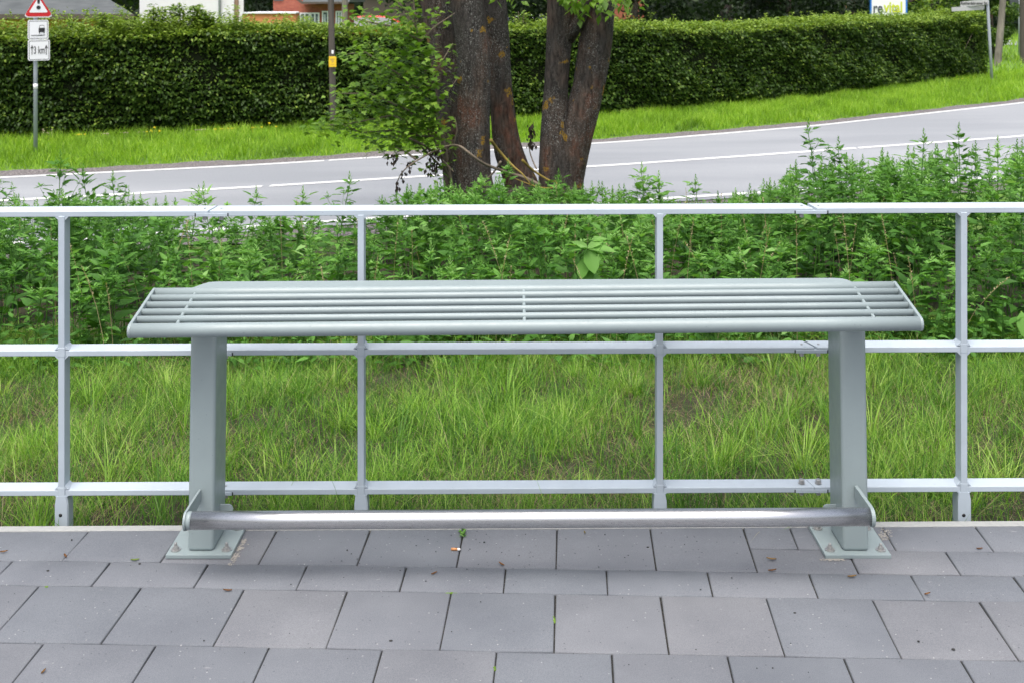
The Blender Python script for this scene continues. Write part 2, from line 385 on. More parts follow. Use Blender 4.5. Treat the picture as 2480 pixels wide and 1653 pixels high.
def strip(name, ycs, zoff, m, x0=-60, x1=40, n=500, kind='structure', zf=z_road):
    X = np.linspace(x0, x1, n); rows = []
    for fy in ycs:
        Y = fy(X); rows.append(np.stack([X, Y, zf(X, Y) + zoff], -1))
    V = np.stack(rows, 1); k = len(ycs)
    id_ = np.arange(n * k).reshape(n, k)
    q = np.stack([id_[:-1, :-1], id_[1:, :-1], id_[1:, 1:], id_[:-1, 1:]], -1).reshape(-1, 4)
    return tag(np_mesh(name, V.reshape(-1, 3), q.ravel(), np.full(len(q), 4), m), kind=kind)
wv = lambda x, s: .07 * np.sin(x * 2.3 + s) + .05 * np.sin(x * 5.1 + 2 * s) + .03 * np.sin(x * 13 + s)
strip('road', [lambda x: f_near(x) - .25, f_near, f_cent, f_far, lambda x: f_far(x) + .22], 0, M_asphalt)
strip('gravel_shoulder', [lambda x: f_far(x) + .22, lambda x: f_far(x) + .5, lambda x: f_far(x) + 1.0 + wv(x, 1)], -.012, M_gravel, n=1200)
strip('gravel_shoulder', [lambda x: f_near(x) - .8 + wv(x, 3), lambda x: f_near(x) - .5, lambda x: f_near(x) - .25], -.012, M_gravel, n=1200)
def marking(name, f, wd, x0, x1):
    strip(name, [lambda x: f(x) - wd / 2, lambda x: f(x) + wd / 2], .006, M_mark, x0, x1, 300)
marking('edge_line', f_far, .16, -50, -3.05); marking('edge_line', f_far, .16, -2.98, 38)
marking('edge_line', f_near, .15, -50, 38)
marking('centre_line', f_cent, .16, -50, -3.36); marking('centre_line', f_cent, .16, -3.26, 5.8); marking('centre_line', f_cent, .16, 5.86, 38)

# ------------------------------------------------------------------ paving
def clip_poly(poly, nx_, ny_, c):     # keep nx*x+ny*y<=c
    out = []
    for i in range(len(poly)):
        a, b = poly[i], poly[(i + 1) % len(poly)]
        da, db = nx_ * a[0] + ny_ * a[1] - c, nx_ * b[0] + ny_ * b[1] - c
        if da <= 0: out.append(a)
        if da * db < 0:
            t = da / (da - db); out.append((a[0] + (b[0] - a[0]) * t, a[1] + (b[1] - a[1]) * t))
    return out
er = Vector((math.cos(rad(1.82)), -math.sin(rad(1.82)))); ec = Vector((math.sin(rad(2.85)), math.cos(rad(2.85))))
OR = Vector((.1258, 3.367)); TW = .3027
pv, pf, ps, ptone = [], [], [], []
def add_slab(a0, a1, b0, b1):
    g = .0019
    j = lambda: R.uniform(-.0009, .0009)
    pts = []
    for a, b in ((a0 + g, b0 + g), (a1 - g, b0 + g), (a1 - g, b1 - g), (a0 + g, b1 - g)):
        p = OR + er * (a + j()) + ec * (b + j()); pts.append((p.x, p.y))
    pts = clip_poly(pts, -.0117, 1, 3.780)
    if len(pts) < 3: return
    cx = sum(p[0] for p in pts) / len(pts); cy = sum(p[1] for p in pts) / len(pts)
    dz = R.uniform(-.0012, .0012); tx, ty = R.uniform(-.003, .003), R.uniform(-.003, .003)
    def ring(ins, z):
        out = []
        for (x, y) in pts:
            d = math.hypot(x - cx, y - cy); k = 1 - ins * 1.4 / d
            xx, yy = cx + (x - cx) * k, cy + (y - cy) * k
            out.append((xx, yy, z + dz + (xx - cx) * tx + (yy - cy) * ty))
        return out
    n = len(pts); base = len(pv)
    rings = [ring(0, -.08), ring(0, -.004), ring(.001, -.0012), ring(.004, 0)]
    for r_ in rings: pv.extend(r_)
    for k in range(3):
        for i in range(n):
            pf.extend((base + k * n + i, base + k * n + (i + 1) % n, base + (k + 1) * n + (i + 1) % n, base + (k + 1) * n + i)); ps.append(4)
    pf.extend(range(base + 3 * n, base + 4 * n)); ps.append(n)
    ptone.extend([R.random()] * (4 * n))
# rows given by (b0,b1,offset,amin,amax) in row coordinates; b=0 is the top joint of the big row
XSPLIT = 2 * TW - .0
rows = [(0.1485 + .0, 0.1485 + .30, 0.0, -99, 2 * TW), (0, .1485, .5, -99, 99)]
b = 0; off = 0.0
rows2 = []
while b > -6:
    rows2.append((b - .301, b, off, -99, 99)); b -= .301; off = .5 - off
for (b0, b1, off, amin, amax) in rows + rows2:
    for k in range(-20, 20):
        a0 = (k + off) * TW
        if a0 < amin - .01 or a0 + TW > amax + .01: continue
        add_slab(a0, a0 + TW, b0, b1)
for k in range(2, 20): 
    if k == 2: add_slab(2 * TW, 3 * TW, .1485, .1485 + .15)
    else: add_slab(k * TW, (k + 1) * TW, .1485, .1485 + .15)
add_slab(2 * TW, 2.5 * TW, .1485 + .15, .1485 + .45)
for k in range(2, 20): add_slab((k + .5) * TW, (k + 1.5) * TW, .1485 + .15, .1485 + .45)
o = np_mesh('pavement', pv, pf, ps, M_slab, None, ptone); tag(o, kind='structure')
bm = bmesh.new(); bm_box(bm, -6, 6, -3, 3.70, -.11, -.0065)
bm_prism(bm, [(-6, 3.70), (6, 3.70), (6, 3.7822 + .0117 * 6), (-6, 3.7822 - .0117 * 6)], 'z', -.11, -.0064)
tag(from_bm('joint_bed', bm, M_joint), kind='structure')
prism('kerb_edging', [(-7, 3.7825 - .0117 * 7), (7, 3.7825 + .0117 * 7), (7, 3.818 + .0117 * 7), (-7, 3.818 - .0117 * 7)], 'z', -.25, .001, M_kerb, bev=.003)
tag(bpy.data.objects['kerb_edging'], kind='structure')
o = box('platform', -60, 60, -60, -3.0, -.11, -.002, M_slab); tag(o, kind='structure')
for a, b_ in ((-60, -6.002), (6.002, 60)):
    tag(box('platform', a, b_, -2.998, 3.69, -.11, -.002, M_slab), kind='structure')

# ------------------------------------------------------------------ bench
def bslope(co):      # seat falls slightly towards the left
    return Vector((co.x, co.y, co.z + (co.x - .04) * .0090))
bench = empty('perch_bench', (.05, 3.6, 0), 'grey green steel perch bench with slatted seat, two box legs and polished foot rail', 'bench')
XL, XR = -1.134, 1.213
RT = .0208
ZM = .0105
tubes_c = [(3.45 + .046 * i, .747 + .0096 * i) for i in range(6)]
for i, (y, z) in enumerate(tubes_c):
    nm = 'front_tube' if i == 0 else ('rear_tube' if i == 5 else 'seat_slat')
    pts = [bslope(Vector((XL + .004 + (XR - XL - .008) * k / 8, y, z))) for k in range(9)]
    rt = RT if i == 0 else (.0165 if i == 5 else .0106)
    pts = [p + Vector((0, .267 * (RT - rt), .964 * (RT - rt))) for p in pts]
    tube(nm, pts, rt, M_bench, bench, 28)
a_ = math.atan2(.048, .23)
def stadium(r, ex=0, n=12):
    p0, p1 = tubes_c[0], tubes_c[5]
    out = []
    for k in range(n + 1):
        an = a_ + math.pi / 2 + math.pi * k / n; out.append((p0[0] + r * math.cos(an), p0[1] + r * math.sin(an)))
    for k in range(n + 1):
        an = a_ - math.pi / 2 + math.pi * k / n; out.append((p1[0] + r * math.cos(an), p1[1] + r * math.sin(an)))
    return out
for xa, xb in ((XL - .003, XL + .007), (XR - .007, XR + .003)):
    prism('end_bar', stadium(RT + .0008), 'x', xa, xb, M_bench, bench, bev=.0028, shear=bslope, smooth=False)
for xc in (-1.0, .037, 1.081):
    bm = bmesh.new()
    p0, p1 = tubes_c[0], tubes_c[5]
    for sgn in (0,):
        pts = [bslope(Vector((xc, p0[0] + (p1[0] - p0[0]) * k / 10, p0[1] + .0075 + (p1[1] - p0[1]) * k / 10))) for k in range(11)]
        bm_tube(bm, pts, .0052, 10)
    from_bm('cross_rod', bm, M_bench, bench, True)
# rear plate with cut corners
def pslope(co):
    return Vector((co.x, co.y, co.z + (co.x - .04) * .0058 + (co.y - 3.69) * .04))
def chamf(pts, r=.02):
    return pts
prism('back_plate', [(-1.03, 3.694), (1.112, 3.694), (1.108, 3.712), (1.088, 3.765), (1.074, 3.784), (1.05, 3.79), (-.962, 3.79), (-.985, 3.784), (-1.0, 3.765), (-1.028, 3.712)], 'z', .794, .8018, M_bench, bench, bev=.002, shear=pslope)
prism('back_lip', [(-1.0, 3.70), (1.085, 3.70), (1.085, 3.708), (-1.0, 3.708)], 'z', .755, .7935, M_bench, bench, shear=pslope)
LEGX = (-.9645, 1.0655)
for s, cx in enumerate(LEGX):
    dz = 0 if s == 0 else 0
    lean = lambda co: Vector((co.x, co.y + (co.z - .02) * .05, co.z))
    box('leg', cx - .0405, cx + .0405, 3.600, 3.750, .012, .772 + (-.012 if s == 0 else .006), M_bench, bench, .011, 4, lean, smooth=False)
    prism('gusset', [(3.48, .735 + (s * .016)), (3.70, .765 + s * .016), (3.70, .74 + s * .016), (3.49, .722 + s * .016)], 'x', cx - .03, cx + .03, M_bench, bench)
    pl = box('base_plate', cx - .1015, cx + .1015, 3.576, 3.786, 0.0005, .0125, M_bench, bench, .0015, 2)
    for bx in (-.079, .079):
        for by in (3.608, 3.755):
            bm = bmesh.new()
            c = Vector((cx + bx, by, .0127))
            bm_tube(bm, [c, c + Vector((0, 0, .003))], .0155, 24)
            bm_tube(bm, [c + Vector((0, 0, .0031)), c + Vector((0, 0, .0105))], .0092, 6)
            bm_tube(bm, [c + Vector((0, 0, .0104)), c + Vector((0, 0, .012))], .0078, 14)
            h_ = .022 if s == 0 else .019
            bm_tube(bm, [c + Vector((0, 0, .0119)), c + Vector((0, 0, h_)), c + Vector((0, 0, h_ + .002))], [.0048, .0048, .0036], 14)
            from_bm('anchor_bolt', bm, M_zinc, pl)
    # foot rail bracket: flat plate wrapping the tube end
    zc = .174 if s == 0 else .1855
    yc = 3.452; r = .0285
    poly = [(3.606, zc + .028)]
    for k in range(13):
        an = math.pi / 2 + math.pi * k / 12; poly.append((yc + r * math.cos(an), zc + r * math.sin(an)))
    poly += [(3.55, zc - .02), (3.606, zc - .01)]
    bx = cx - .0015 if s == 0 else cx + .0015
    prism('foot_bracket', poly, 'x', bx - .0055, bx + .0015 if s == 0 else bx + .0055, M_bench, bench, bev=.001)
    # lug on the inner side
    sg = 1 if s == 0 else -1
    xi = cx + sg * .0405
    lug = [(0, .005), (.03, .005), (.038, 0), (.042, -.01), (.038, -.02), (.03, -.025), (0, -.025)]
    prism('side_lug', [(xi + sg * a, .119 + b_) for a, b_ in lug], 'y', 3.676, 3.682, M_bench, bench)
for xa, xb, zz in ((-.9608, -.945, .1742), (1.0655, 1.054, .1853)):
    pass
ft = tube('foot_rail', [(-.950 + (1.0600 + .950) * k / 6, 3.452, .1742 + (.0112) * k / 6) for k in range(7)], .026, M_steel, bench, 40)
tube('tube_collar', [(-.9645, 3.452, .1742), (-.9495, 3.452, .1742)], .0255, M_bench, bench, 32)

# ------------------------------------------------------------------ railing
FY = 3.90; SLP = .0044
rail = empty('metal_railing', (0, FY, -.05), 'pale blue grey metal railing with three rails behind the bench', 'railing')
PX = (-2.5, -1.502, -.504, .493, 1.507, 2.51)
def rail_prof(z): return [(FY - .021, z - .0185), (FY - .0222, z - .017), (FY - .0222, z - .002), (FY - .0205, z), (FY + .021, z + .009), (FY + .0222, z + .0075), (FY + .0222, z - .0185)]
def rail_piece(name, x0, x1, z, cut0=0, cut1=0):
    """one rail length; cut shifts the far corner so the splice gap runs diagonally"""
    bm = bmesh.new(); bm_prism(bm, rail_prof(z), 'x', x0, x1)
    for v in bm.verts:
        t = (v.co.y - FY + .022) / .044
        if abs(v.co.x - x1) < 1e-5: v.co.x += cut1 * (t - .5)
        elif abs(v.co.x - x0) < 1e-5: v.co.x += cut0 * (t - .5)
        v.co.z += SLP * v.co.x
    return from_bm(name, bm, M_rail, rail)
S1 = (490 * B - 1240) * FY / F; S2 = (1860 * B - 1240) * FY / F; S3 = (521 * B - 1240) * FY / F
ZR = (1.0185, .5555, .0905)
rail_piece('top_rail', -3.4, S1 - .003, ZR[0], 0, .02); rail_piece('top_rail', S1 + .003, S2 - .010, ZR[0], .02, -.03); rail_piece('top_rail', S2 + .008, 3.4, ZR[0], -.02, 0)
rail_piece('middle_rail', -3.4, S3 - .02, ZR[1]); rail_piece('middle_rail', S3 - .014, S2 - .005, ZR[1], 0, -.03); rail_piece('middle_rail', S2 + .005, 3.4, ZR[1], -.03, 0)
rail_piece('bottom_rail', -3.4, S3 - .02, ZR[2]); rail_piece('bottom_rail', S3 - .014, S2 - .001, ZR[2], 0, -.02); rail_piece('bottom_rail', S2 + .001, 3.4, ZR[2], -.02, 0)
for sx, z, up in ((S1, ZR[0], 0), (S2, ZR[0], 0), (S2, ZR[1], 0), (S2, ZR[2], 1), (S3 - .03, ZR[1], 0), (S3 - .03, ZR[2], 0)):
    zz = z + SLP * sx
    sp = box('splice_plate', sx - .052, sx + .052, FY - .0236, FY + .012, zz - .0196, zz - .0085, M_rail, rail, .001)
    box('splice_shadow_gap', sx - .0565, sx - .0528, FY - .0232, FY + .01, zz - .0192, zz - .0085, M_black, sp)
    box('splice_shadow_gap', sx + .0528, sx + .0565, FY - .0232, FY + .01, zz - .0192, zz - .0085, M_black, sp)
    for dx in (-.028, .028):
        bm = bmesh.new()
        c = Vector((sx + dx, FY - .002, zz))
        bm_tube(bm, [c + Vector((0, 0, -.024)), c + Vector((0, 0, -.034))], .0075, 6)
        if up:
            bm_tube(bm, [c + Vector((0, 0, .0045)), c + Vector((0, 0, .007))], .0115, 20); bm_tube(bm, [c + Vector((0, 0, -.024)), c + Vector((0, 0, .005))], .004, 12)
            bm_tube(bm, [c + Vector((0, 0, .007)), c + Vector((0, 0, .0165)), c + Vector((0, 0, .0175))], [.0092, .0092, .0085], 20)
            bm_tube(bm, [c + Vector((0, 0, .0176)), c + Vector((0, 0, .0178))], .0045, 6)
        else:
            bm_tube(bm, [c + Vector((0, 0, -.024)), c + Vector((0, 0, .0056))], .004, 12)
        from_bm('rail_bolt', bm, M_zinc, sp)
for px in PX:
    bm = bmesh.new()
    za = SLP * px
    for z0, z1 in ((ZR[1] + za + .001, ZR[0] + za - .0186), (ZR[2] + za + .001, ZR[1] + za - .0186)):
        bm_box(bm, px - .0105, px + .0105, FY - .0255, FY + .0245, z0 - .02, z1 + .002, .0012, 1)
    # crossing pieces stand 2 mm proud of the rails
    for zi in (1, 2):
        bm_box(bm, px - .0125, px + .0125, FY - .0262, FY + .024, ZR[zi] + za - .022, ZR[zi] + za + .012, .003, 2)
    for zi in (0, 1, 2):      # weld fillets
        for sx_ in (-1, 1):
            for up in ((-1,) if zi == 0 else (1, -1)):
                zc = ZR[zi] + za + (-.018 if up < 0 else .003)
                c0 = Vector((px + sx_ * .010, FY - .0215, zc))
                vs = [bm.verts.new(c0 + Vector(p)) for p in ((0, -.001, 0), (sx_ * .013, -.001, 0), (0, -.001, up * .013), (0, .045, 0), (sx_ * .013, .045, 0), (0, .045, up * .013))]
                for f in ((0, 1, 2), (3, 5, 4), (0, 3, 4, 1), (1, 4, 5, 2), (2, 5, 3, 0)): bm.faces.new([vs[i] for i in f])
    ob = from_bm('post', bm, M_rail, rail)
    bm = bmesh.new()
    bm_prism(bm, [(px - .017, .075 + za), (px + .017, .075 + za), (px + .023, .045 + za), (px + .024, -.35), (px - .022, -.35), (px - .021, .045 + za)], 'y', FY - .027, FY + .022)
    bmesh.ops.bevel(bm, geom=bm.edges[:], offset=.003, segments=2, affect='EDGES')
    sb = from_bm('post_foot', bm, M_rail, rail)
    tube('bolt_hole', [(px - .002, FY - .0275, .003), (px - .002, FY - .0262, .003)], .006, M_black, sb, 14)

# ------------------------------------------------------------------ grass between railing and weeds
def blades(name, X, Y, Z, h, wd, az, lean, curl, tone, m, label=None):
    n = len(X); ts = np.array([0, .35, .7, 1.0]); V = np.zeros((n, 7, 3))
    dx, dy = np.cos(az), np.sin(az); side = az + math.pi / 2 + NR.uniform(-.6, .6, n); sx, sy = np.cos(side), np.sin(side)
    for i, t in enumerate(ts):
        off = h * (lean * t + curl * t * t); zz = h * (t - .45 * curl * t ** 3 * np.clip(curl, 0, 2) - .2 * lean * t)
        wt = wd * (1, .95, .6, 0)[i] / 2
        cx, cy = X + dx * off, Y + dy * off
        if i < 3:
            V[:, 2 * i] = np.stack([cx - sx * wt, cy - sy * wt, Z + zz], 1); V[:, 2 * i + 1] = np.stack([cx + sx * wt, cy + sy * wt, Z + zz], 1)
        else: V[:, 6] = np.stack([cx, cy, Z + zz], 1)
    f = np.array([0, 1, 3, 2, 2, 3, 5, 4, 4, 5, 6]); s = np.array([4, 4, 3])
    FF = (f[None] + (np.arange(n) * 7)[:, None]).ravel()
    return np_mesh(name, V.reshape(-1, 3), FF, np.tile(s, n), m, None, np.repeat(tone, 7))
def sample(n, y0, y1, m=.6):
    Y = np.sqrt(NR.uniform(0, 1, n) * (y1 ** 2 - y0 ** 2) + y0 ** 2); X = (NR.uniform(-1, 1, n)) * (.445 * Y + m); return X, Y
X, Y = sample(185000, 3.83, 7.6)
X = X; ok = Y > edge_y(X) + .045
X, Y = X[ok], Y[ok]; n = len(X)
# patchiness
pn = wob(X * 1.6 + 3, Y * 2.1) + .6 * wob(X * 4, Y * 5 + 2)
keep = NR.uniform(0, 1, n) < np.clip((.7 + .6 * pn), .3, 1)
X, Y, pn = X[keep], Y[keep], pn[keep]; n = len(X)
straw = NR.uniform(0, 1, n) < np.clip(.2 + .32 * wob(X * .9 + 7, Y * 1.1 + 2), .1, .6)
h = NR.uniform(.04, .115, n) * (1 + .35 * np.clip(pn, -1, 1)) ; lean = NR.uniform(0, .8, n); curl = np.abs(NR.normal(.35, .45, n))
h[straw] *= .8; lean[straw] = NR.uniform(.5, 2.4, straw.sum())
lng = NR.uniform(0, 1, n) < .035; h[lng] = NR.uniform(.13, .26, lng.sum())
tone = np.clip(NR.normal(.47, .27, n) + .2 * pn, .17, 1); tone[straw] = NR.uniform(0, .12, straw.sum())
wd = NR.uniform(.0018, .0036, n); wd[straw] *= .55
tufts = []
A = [X, Y, h, wd, NR.uniform(0, 6.28, n), lean, curl, tone]
tx, ty = sample(300, 3.9, 7.6)
for a, b_ in zip(tx, ty):
    if b_ < edge_y(a) + .08: continue
    k = R.randint(18, 45); hh = R.uniform(.07, .24); tt = R.uniform(.3, .98)
    az = NR.uniform(0, 6.28, k); rr = np.abs(NR.normal(0, .035, k))
    B_ = [a + rr * np.cos(az), b_ + rr * np.sin(az), hh * NR.uniform(.5, 1.1, k), NR.uniform(.002, .005, k), az, NR.uniform(.1, .8, k), np.abs(NR.normal(.3, .3, k)), np.clip(NR.normal(tt, .08, k), .2, 1)]
    tufts.append(B_)
allb = [np.concatenate([A[i]] + [t[i] for t in tufts]) for i in range(8)]
X, Y, h, wd, az, lean, curl, tone = allb
ok = Y > edge_y(X) + .042; X, Y, h, wd, az, lean, curl, tone = [q_[ok] for q_ in (X, Y, h, wd, az, lean, curl, tone)]
front = Y < 4.05    # keep blades at the kerb from falling over the paving
az[front] = np.where(NR.uniform(0, 1, front.sum()) < .8, NR.uniform(.3, 2.8, front.sum()), az[front])
tag(blades('grass', X, Y, z_ground(X, Y), h, wd, az, lean, curl, tone, M_grass), 'rough green and straw grass growing on the slope behind the railing', 'grass', kind='stuff')

n = 60000
X = NR.uniform(-11, 11, n); Y = NR.uniform(3.84, 11.5, n); ok = (np.abs(X) > .445 * Y + .5) & (Y > edge_y(X) + .05) & (Y < f_near(X) - .9); X, Y = X[ok], Y[ok]; n = len(X)
tag(blades('grass', X, Y, z_ground(X, Y), NR.uniform(.08, .26, n), NR.uniform(.005, .010, n), NR.uniform(.3, 2.8, n), NR.uniform(0, .6, n), np.abs(NR.normal(.3, .3, n)), np.clip(NR.normal(.45, .25, n), .02, 1), M_grass), 'rough grass continuing along the slope to both sides of the view', 'grass', kind='stuff')
# far verge grass between gravel and hedge
n = 90000
X = NR.uniform(-12, 20, n); lo = f_far(X) + .93 + wv(X, 1); hi = f_hedge(X) + .35; Y = lo + (hi - lo) * NR.uniform(0, 1, n) ** .9
h = NR.uniform(.10, .24, n) * np.clip((Y - lo) / .3, .35, 1); t = np.clip(NR.normal(.55, .2, n) + .25 * wob(X * .9, Y * 1.3), 0, 1)
h *= 1 + .3 * wob(X * 2, Y * 2); t = np.clip(t - .35 * (wob(X * 1.3 + 5, Y * 1.7) > .55), 0, 1)
tag(blades('verge_grass', X, Y, z_ground(X, Y), h, NR.uniform(.008, .015, n), NR.uniform(0, 6.28, n), NR.uniform(0, .5, n), np.abs(NR.normal(.3, .3, n)), t, M_verge), 'bright green verge grass between the road and the hedge', 'grass', kind='stuff')
n = 24000
X = NR.uniform(12, 45, n); Y = NR.uniform(28, 75, n); ok = (Y > f_far(X) + .8) ; X, Y = X[ok], Y[ok]; n = len(X)
tag(blades('verge_grass', X, Y, z_ground(X, Y), NR.uniform(.15, .35, n), NR.uniform(.02, .04, n), NR.uniform(0, 6.28, n), NR.uniform(0, .5, n), np.abs(NR.normal(.3, .3, n)), np.clip(NR.normal(.55, .2, n), 0, 1), M_verge), 'bright green grass around the poles past the hedge end', 'grass', kind='stuff')

# ------------------------------------------------------------------ weeds
class Plant:
    def __init__(s): s.az, s.pi, s.ro, s.sc, s.pos, s.tone = [], [], [], [], [], []; s.sv, s.sf, s.ss, s.st = [], [], [], []
    def leaf(s, p, az, pitch, size, tone, roll=0): s.pos.append(p); s.az.append(az); s.pi.append(pitch); s.ro.append(roll); s.sc.append(size); s.tone.append(tone)
    def stem(s, pts, r0, r1, tone, k=4):
        b = len(s.sv); n = len(pts)
        for i, p in enumerate(pts):
            r = r0 + (r1 - r0) * i / (n - 1)
            for j in range(k): a = 6.283 * j / k; s.sv.append((p[0] + r * math.cos(a), p[1] + r * math.sin(a), p[2])); s.st.append(tone)
        for i in range(n - 1):
            for j in range(k): s.sf.extend((b + i * k + j, b + i * k + (j + 1) % k, b + (i + 1) * k + (j + 1) % k, b + (i + 1) * k + j)); s.ss.append(4)
    def build(s, name, m, parent=None, tmpl=GOOSE):
        M = frames(np.array(s.az), np.array(s.pi), np.array(s.ro), np.array(s.sc))
        ex = (np.array(s.sv), np.array(s.sf), np.array(s.ss), np.array(s.st)) if s.sv else None
        return scatter(name, tmpl[0], tmpl[1], M, np.array(s.pos, float), np.array(s.tone), m, parent, ex)
def weed(pl, x, y, z, h, kind=0, stempl=None, dark=0.0, dens=1.0):
    """goosefoot: upright stem, spreading toothed leaves, side shoots ending in leafy tufts"""
    lx, ly = R.gauss(0, .07), R.gauss(0, .07); bend = R.gauss(0, .08)
    bx = lambda t: (x + lx * t * h + bend * t * t * h, y + ly * t * h, z + h * t)
    (stempl or pl).stem([bx(t / 6) for t in range(7)], .0055, .0022, .6)
    nl = int((10 + h * 17) * dens); a = R.uniform(0, 6.28)
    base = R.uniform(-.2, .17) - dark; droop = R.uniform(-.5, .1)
    for i in range(nl):
        t = .16 + .82 * i / nl; a += 2.4 + R.uniform(-.4, .4); p = bx(t)
        size = (.11 * (1 - t) ** .6 + .058) * R.uniform(.7, 1.3)
        pet = size * .3
        q = (p[0] + math.cos(a) * pet, p[1] + math.sin(a) * pet, p[2] + pet * .35)
        pl.leaf(q, a, droop * (1 - .6 * t) + R.gauss(.12, .22) + .3 * t, size, min(1, max(0, base + .26 + .4 * t + R.gauss(0, .12))), R.uniform(-.6, .6))  # lower leaves toned darker, standing for shade inside the growth and for age
    for k in range(int(2 + h * 4)):
        t = R.uniform(.35, .85); aa = R.uniform(0, 6.28); ln = h * (1 - t) * R.uniform(.35, .75) + .04; p = bx(t)
        dx, dy = math.cos(aa) * .55, math.sin(aa) * .55
        end = (p[0] + dx * ln, p[1] + dy * ln, p[2] + ln * .8)
        (stempl or pl).stem([p, ((p[0] * .45 + end[0] * .55), (p[1] * .45 + end[1] * .55), p[2] * .5 + end[2] * .5), end], .0028, .0013, .6, 3)
        for j in range(5):
            u = (j + 1) / 5; a2 = R.uniform(0, 6.28)
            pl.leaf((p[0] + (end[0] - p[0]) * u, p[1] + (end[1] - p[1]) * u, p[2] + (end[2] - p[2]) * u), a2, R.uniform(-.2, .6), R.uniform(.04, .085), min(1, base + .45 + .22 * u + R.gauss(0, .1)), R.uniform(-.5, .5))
        tuft(pl, end, .038, base)
        if R.random() < .35: spike(pl, end, .05, base)
    tuft(pl, bx(.9), .062, base); tuft(pl, bx(.96), .045, base + .08)
    spike(pl, bx(.95), .05 + .05 * h, base, True)
def tuft(pl, p, r, base):
    a0 = R.uniform(0, 6.28)
    for j in range(7):
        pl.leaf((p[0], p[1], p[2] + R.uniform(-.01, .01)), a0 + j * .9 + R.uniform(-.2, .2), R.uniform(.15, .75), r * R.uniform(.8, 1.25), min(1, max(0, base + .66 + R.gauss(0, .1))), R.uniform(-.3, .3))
def spike(pl, p, ln, base, big=False):
    k = int(7 + ln * (110 if big else 60))
    for j in range(k):
        u = j / k; rr = (.014 if big else .009) * (1 - u) + .002; a = j * 2.4
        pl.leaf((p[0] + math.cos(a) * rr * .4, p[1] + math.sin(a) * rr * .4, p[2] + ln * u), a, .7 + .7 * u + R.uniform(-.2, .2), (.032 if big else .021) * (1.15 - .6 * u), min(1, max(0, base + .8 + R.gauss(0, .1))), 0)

env = [(-100, 462), (0, 452), (90, 470), (150, 440), (260, 455), (360, 462), (420, 482), (520, 486), (640, 492), (760, 488), (860, 486), (900, 440), (1000, 424), (1100, 412), (1180, 424), (1300, 420), (1400, 434), (1470, 440), (1560, 462), (1650, 468), (1720, 430), (1800, 420), (1870, 350), (1950, 362), (2050, 372), (2120, 345), (2200, 335), (2300, 335), (2352, 330), (2500, 330)]
eu = np.array([e[0] * B for e in env]); ev = np.array([e[1] * B for e in env])
def env_v(u): return float(np.interp(u, eu, ev))
pl = Plant(); cnt = 0
for i in range(540):
    y = math.sqrt(R.uniform(6.75 ** 2, 10.9 ** 2)); x = R.uniform(-1, 1) * (.445 * y + .4)
    if y > float(f_near(x)) - 1.1: continue
    u = 1240 + x * F / y; zg = float(z_ground(x, y))
    vt = env_v(u) + abs(R.gauss(0, 26)) - 6 + max(0, (8.6 - y)) * R.uniform(20, 130)
    zt = H - (vt - VH) * y / F
    h = min(zt - zg, R.uniform(1.05, 1.4))
    if y < 7.3: h = min(h, R.uniform(.35, .95))
    if h < .22: continue
    if abs(x + .15) < .9 and y > 11.0: continue
    # thinner cover at middle-left where the road shows through
    if 420 * B < u < 860 * B and y > 8.3 and R.random() < .5: continue
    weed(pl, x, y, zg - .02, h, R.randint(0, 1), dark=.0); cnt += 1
for i in range(330):
    y = R.uniform(6.9, 12.5); x = R.uniform(-10.5, 10.5)
    if abs(x) < .445 * y + .4 or y > float(f_near(x)) - 1.1: continue
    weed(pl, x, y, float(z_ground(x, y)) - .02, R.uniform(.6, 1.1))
# low plants along the front foot of the weeds
for i in range(520):
    y = R.uniform(6.35, 7.3); x = R.uniform(-1, 1) * (.445 * y + .4); zg = float(z_ground(x, y))
    hh = R.uniform(.12, .42); a = R.uniform(0, 6.28)
    for j in range(7):
        a += 2.4; t = j / 7
        pl.leaf((x, y, zg + hh * t), a, R.uniform(-.2, .6), R.uniform(.06, .13) * (1 - .5 * t), min(1, max(0, .5 + R.gauss(0, .15))), R.uniform(-.5, .5))
    pl.stem([(x, y, zg), (x, y, zg + hh)], .003, .001, .5, 3)
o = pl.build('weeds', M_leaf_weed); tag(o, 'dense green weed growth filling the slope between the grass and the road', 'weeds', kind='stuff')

sv, sf, ss, stt = [], [], [], []
dp = Plant()
for i in range(70):
    y = R.uniform(6.5, 8.6); x = R.uniform(-1, 1) * (.445 * y); zg = float(z_ground(x, y)); h = R.uniform(.45, .85); lx = R.gauss(0, .12); ly = R.gauss(0, .08)
    pts = [(x + lx * t * t, y + ly * t * t, zg + h * t) for t in (0, .3, .6, .85, 1)]
    dp.stem(pts, .0024, .001, .1, 3)
    for j in range(16):
        t = .72 + .28 * j / 16; p = (x + lx * t * t, y + ly * t * t, zg + h * t)
        dp.leaf(p, R.uniform(0, 6.28), R.uniform(.5, 1.2), R.uniform(.01, .02), R.uniform(.05, .13), 0)
tag(dp.build('dry_stalks', M_grass, None, LEAF), 'pale dry grass stalks standing among the front weeds', 'stalks', kind='stuff')
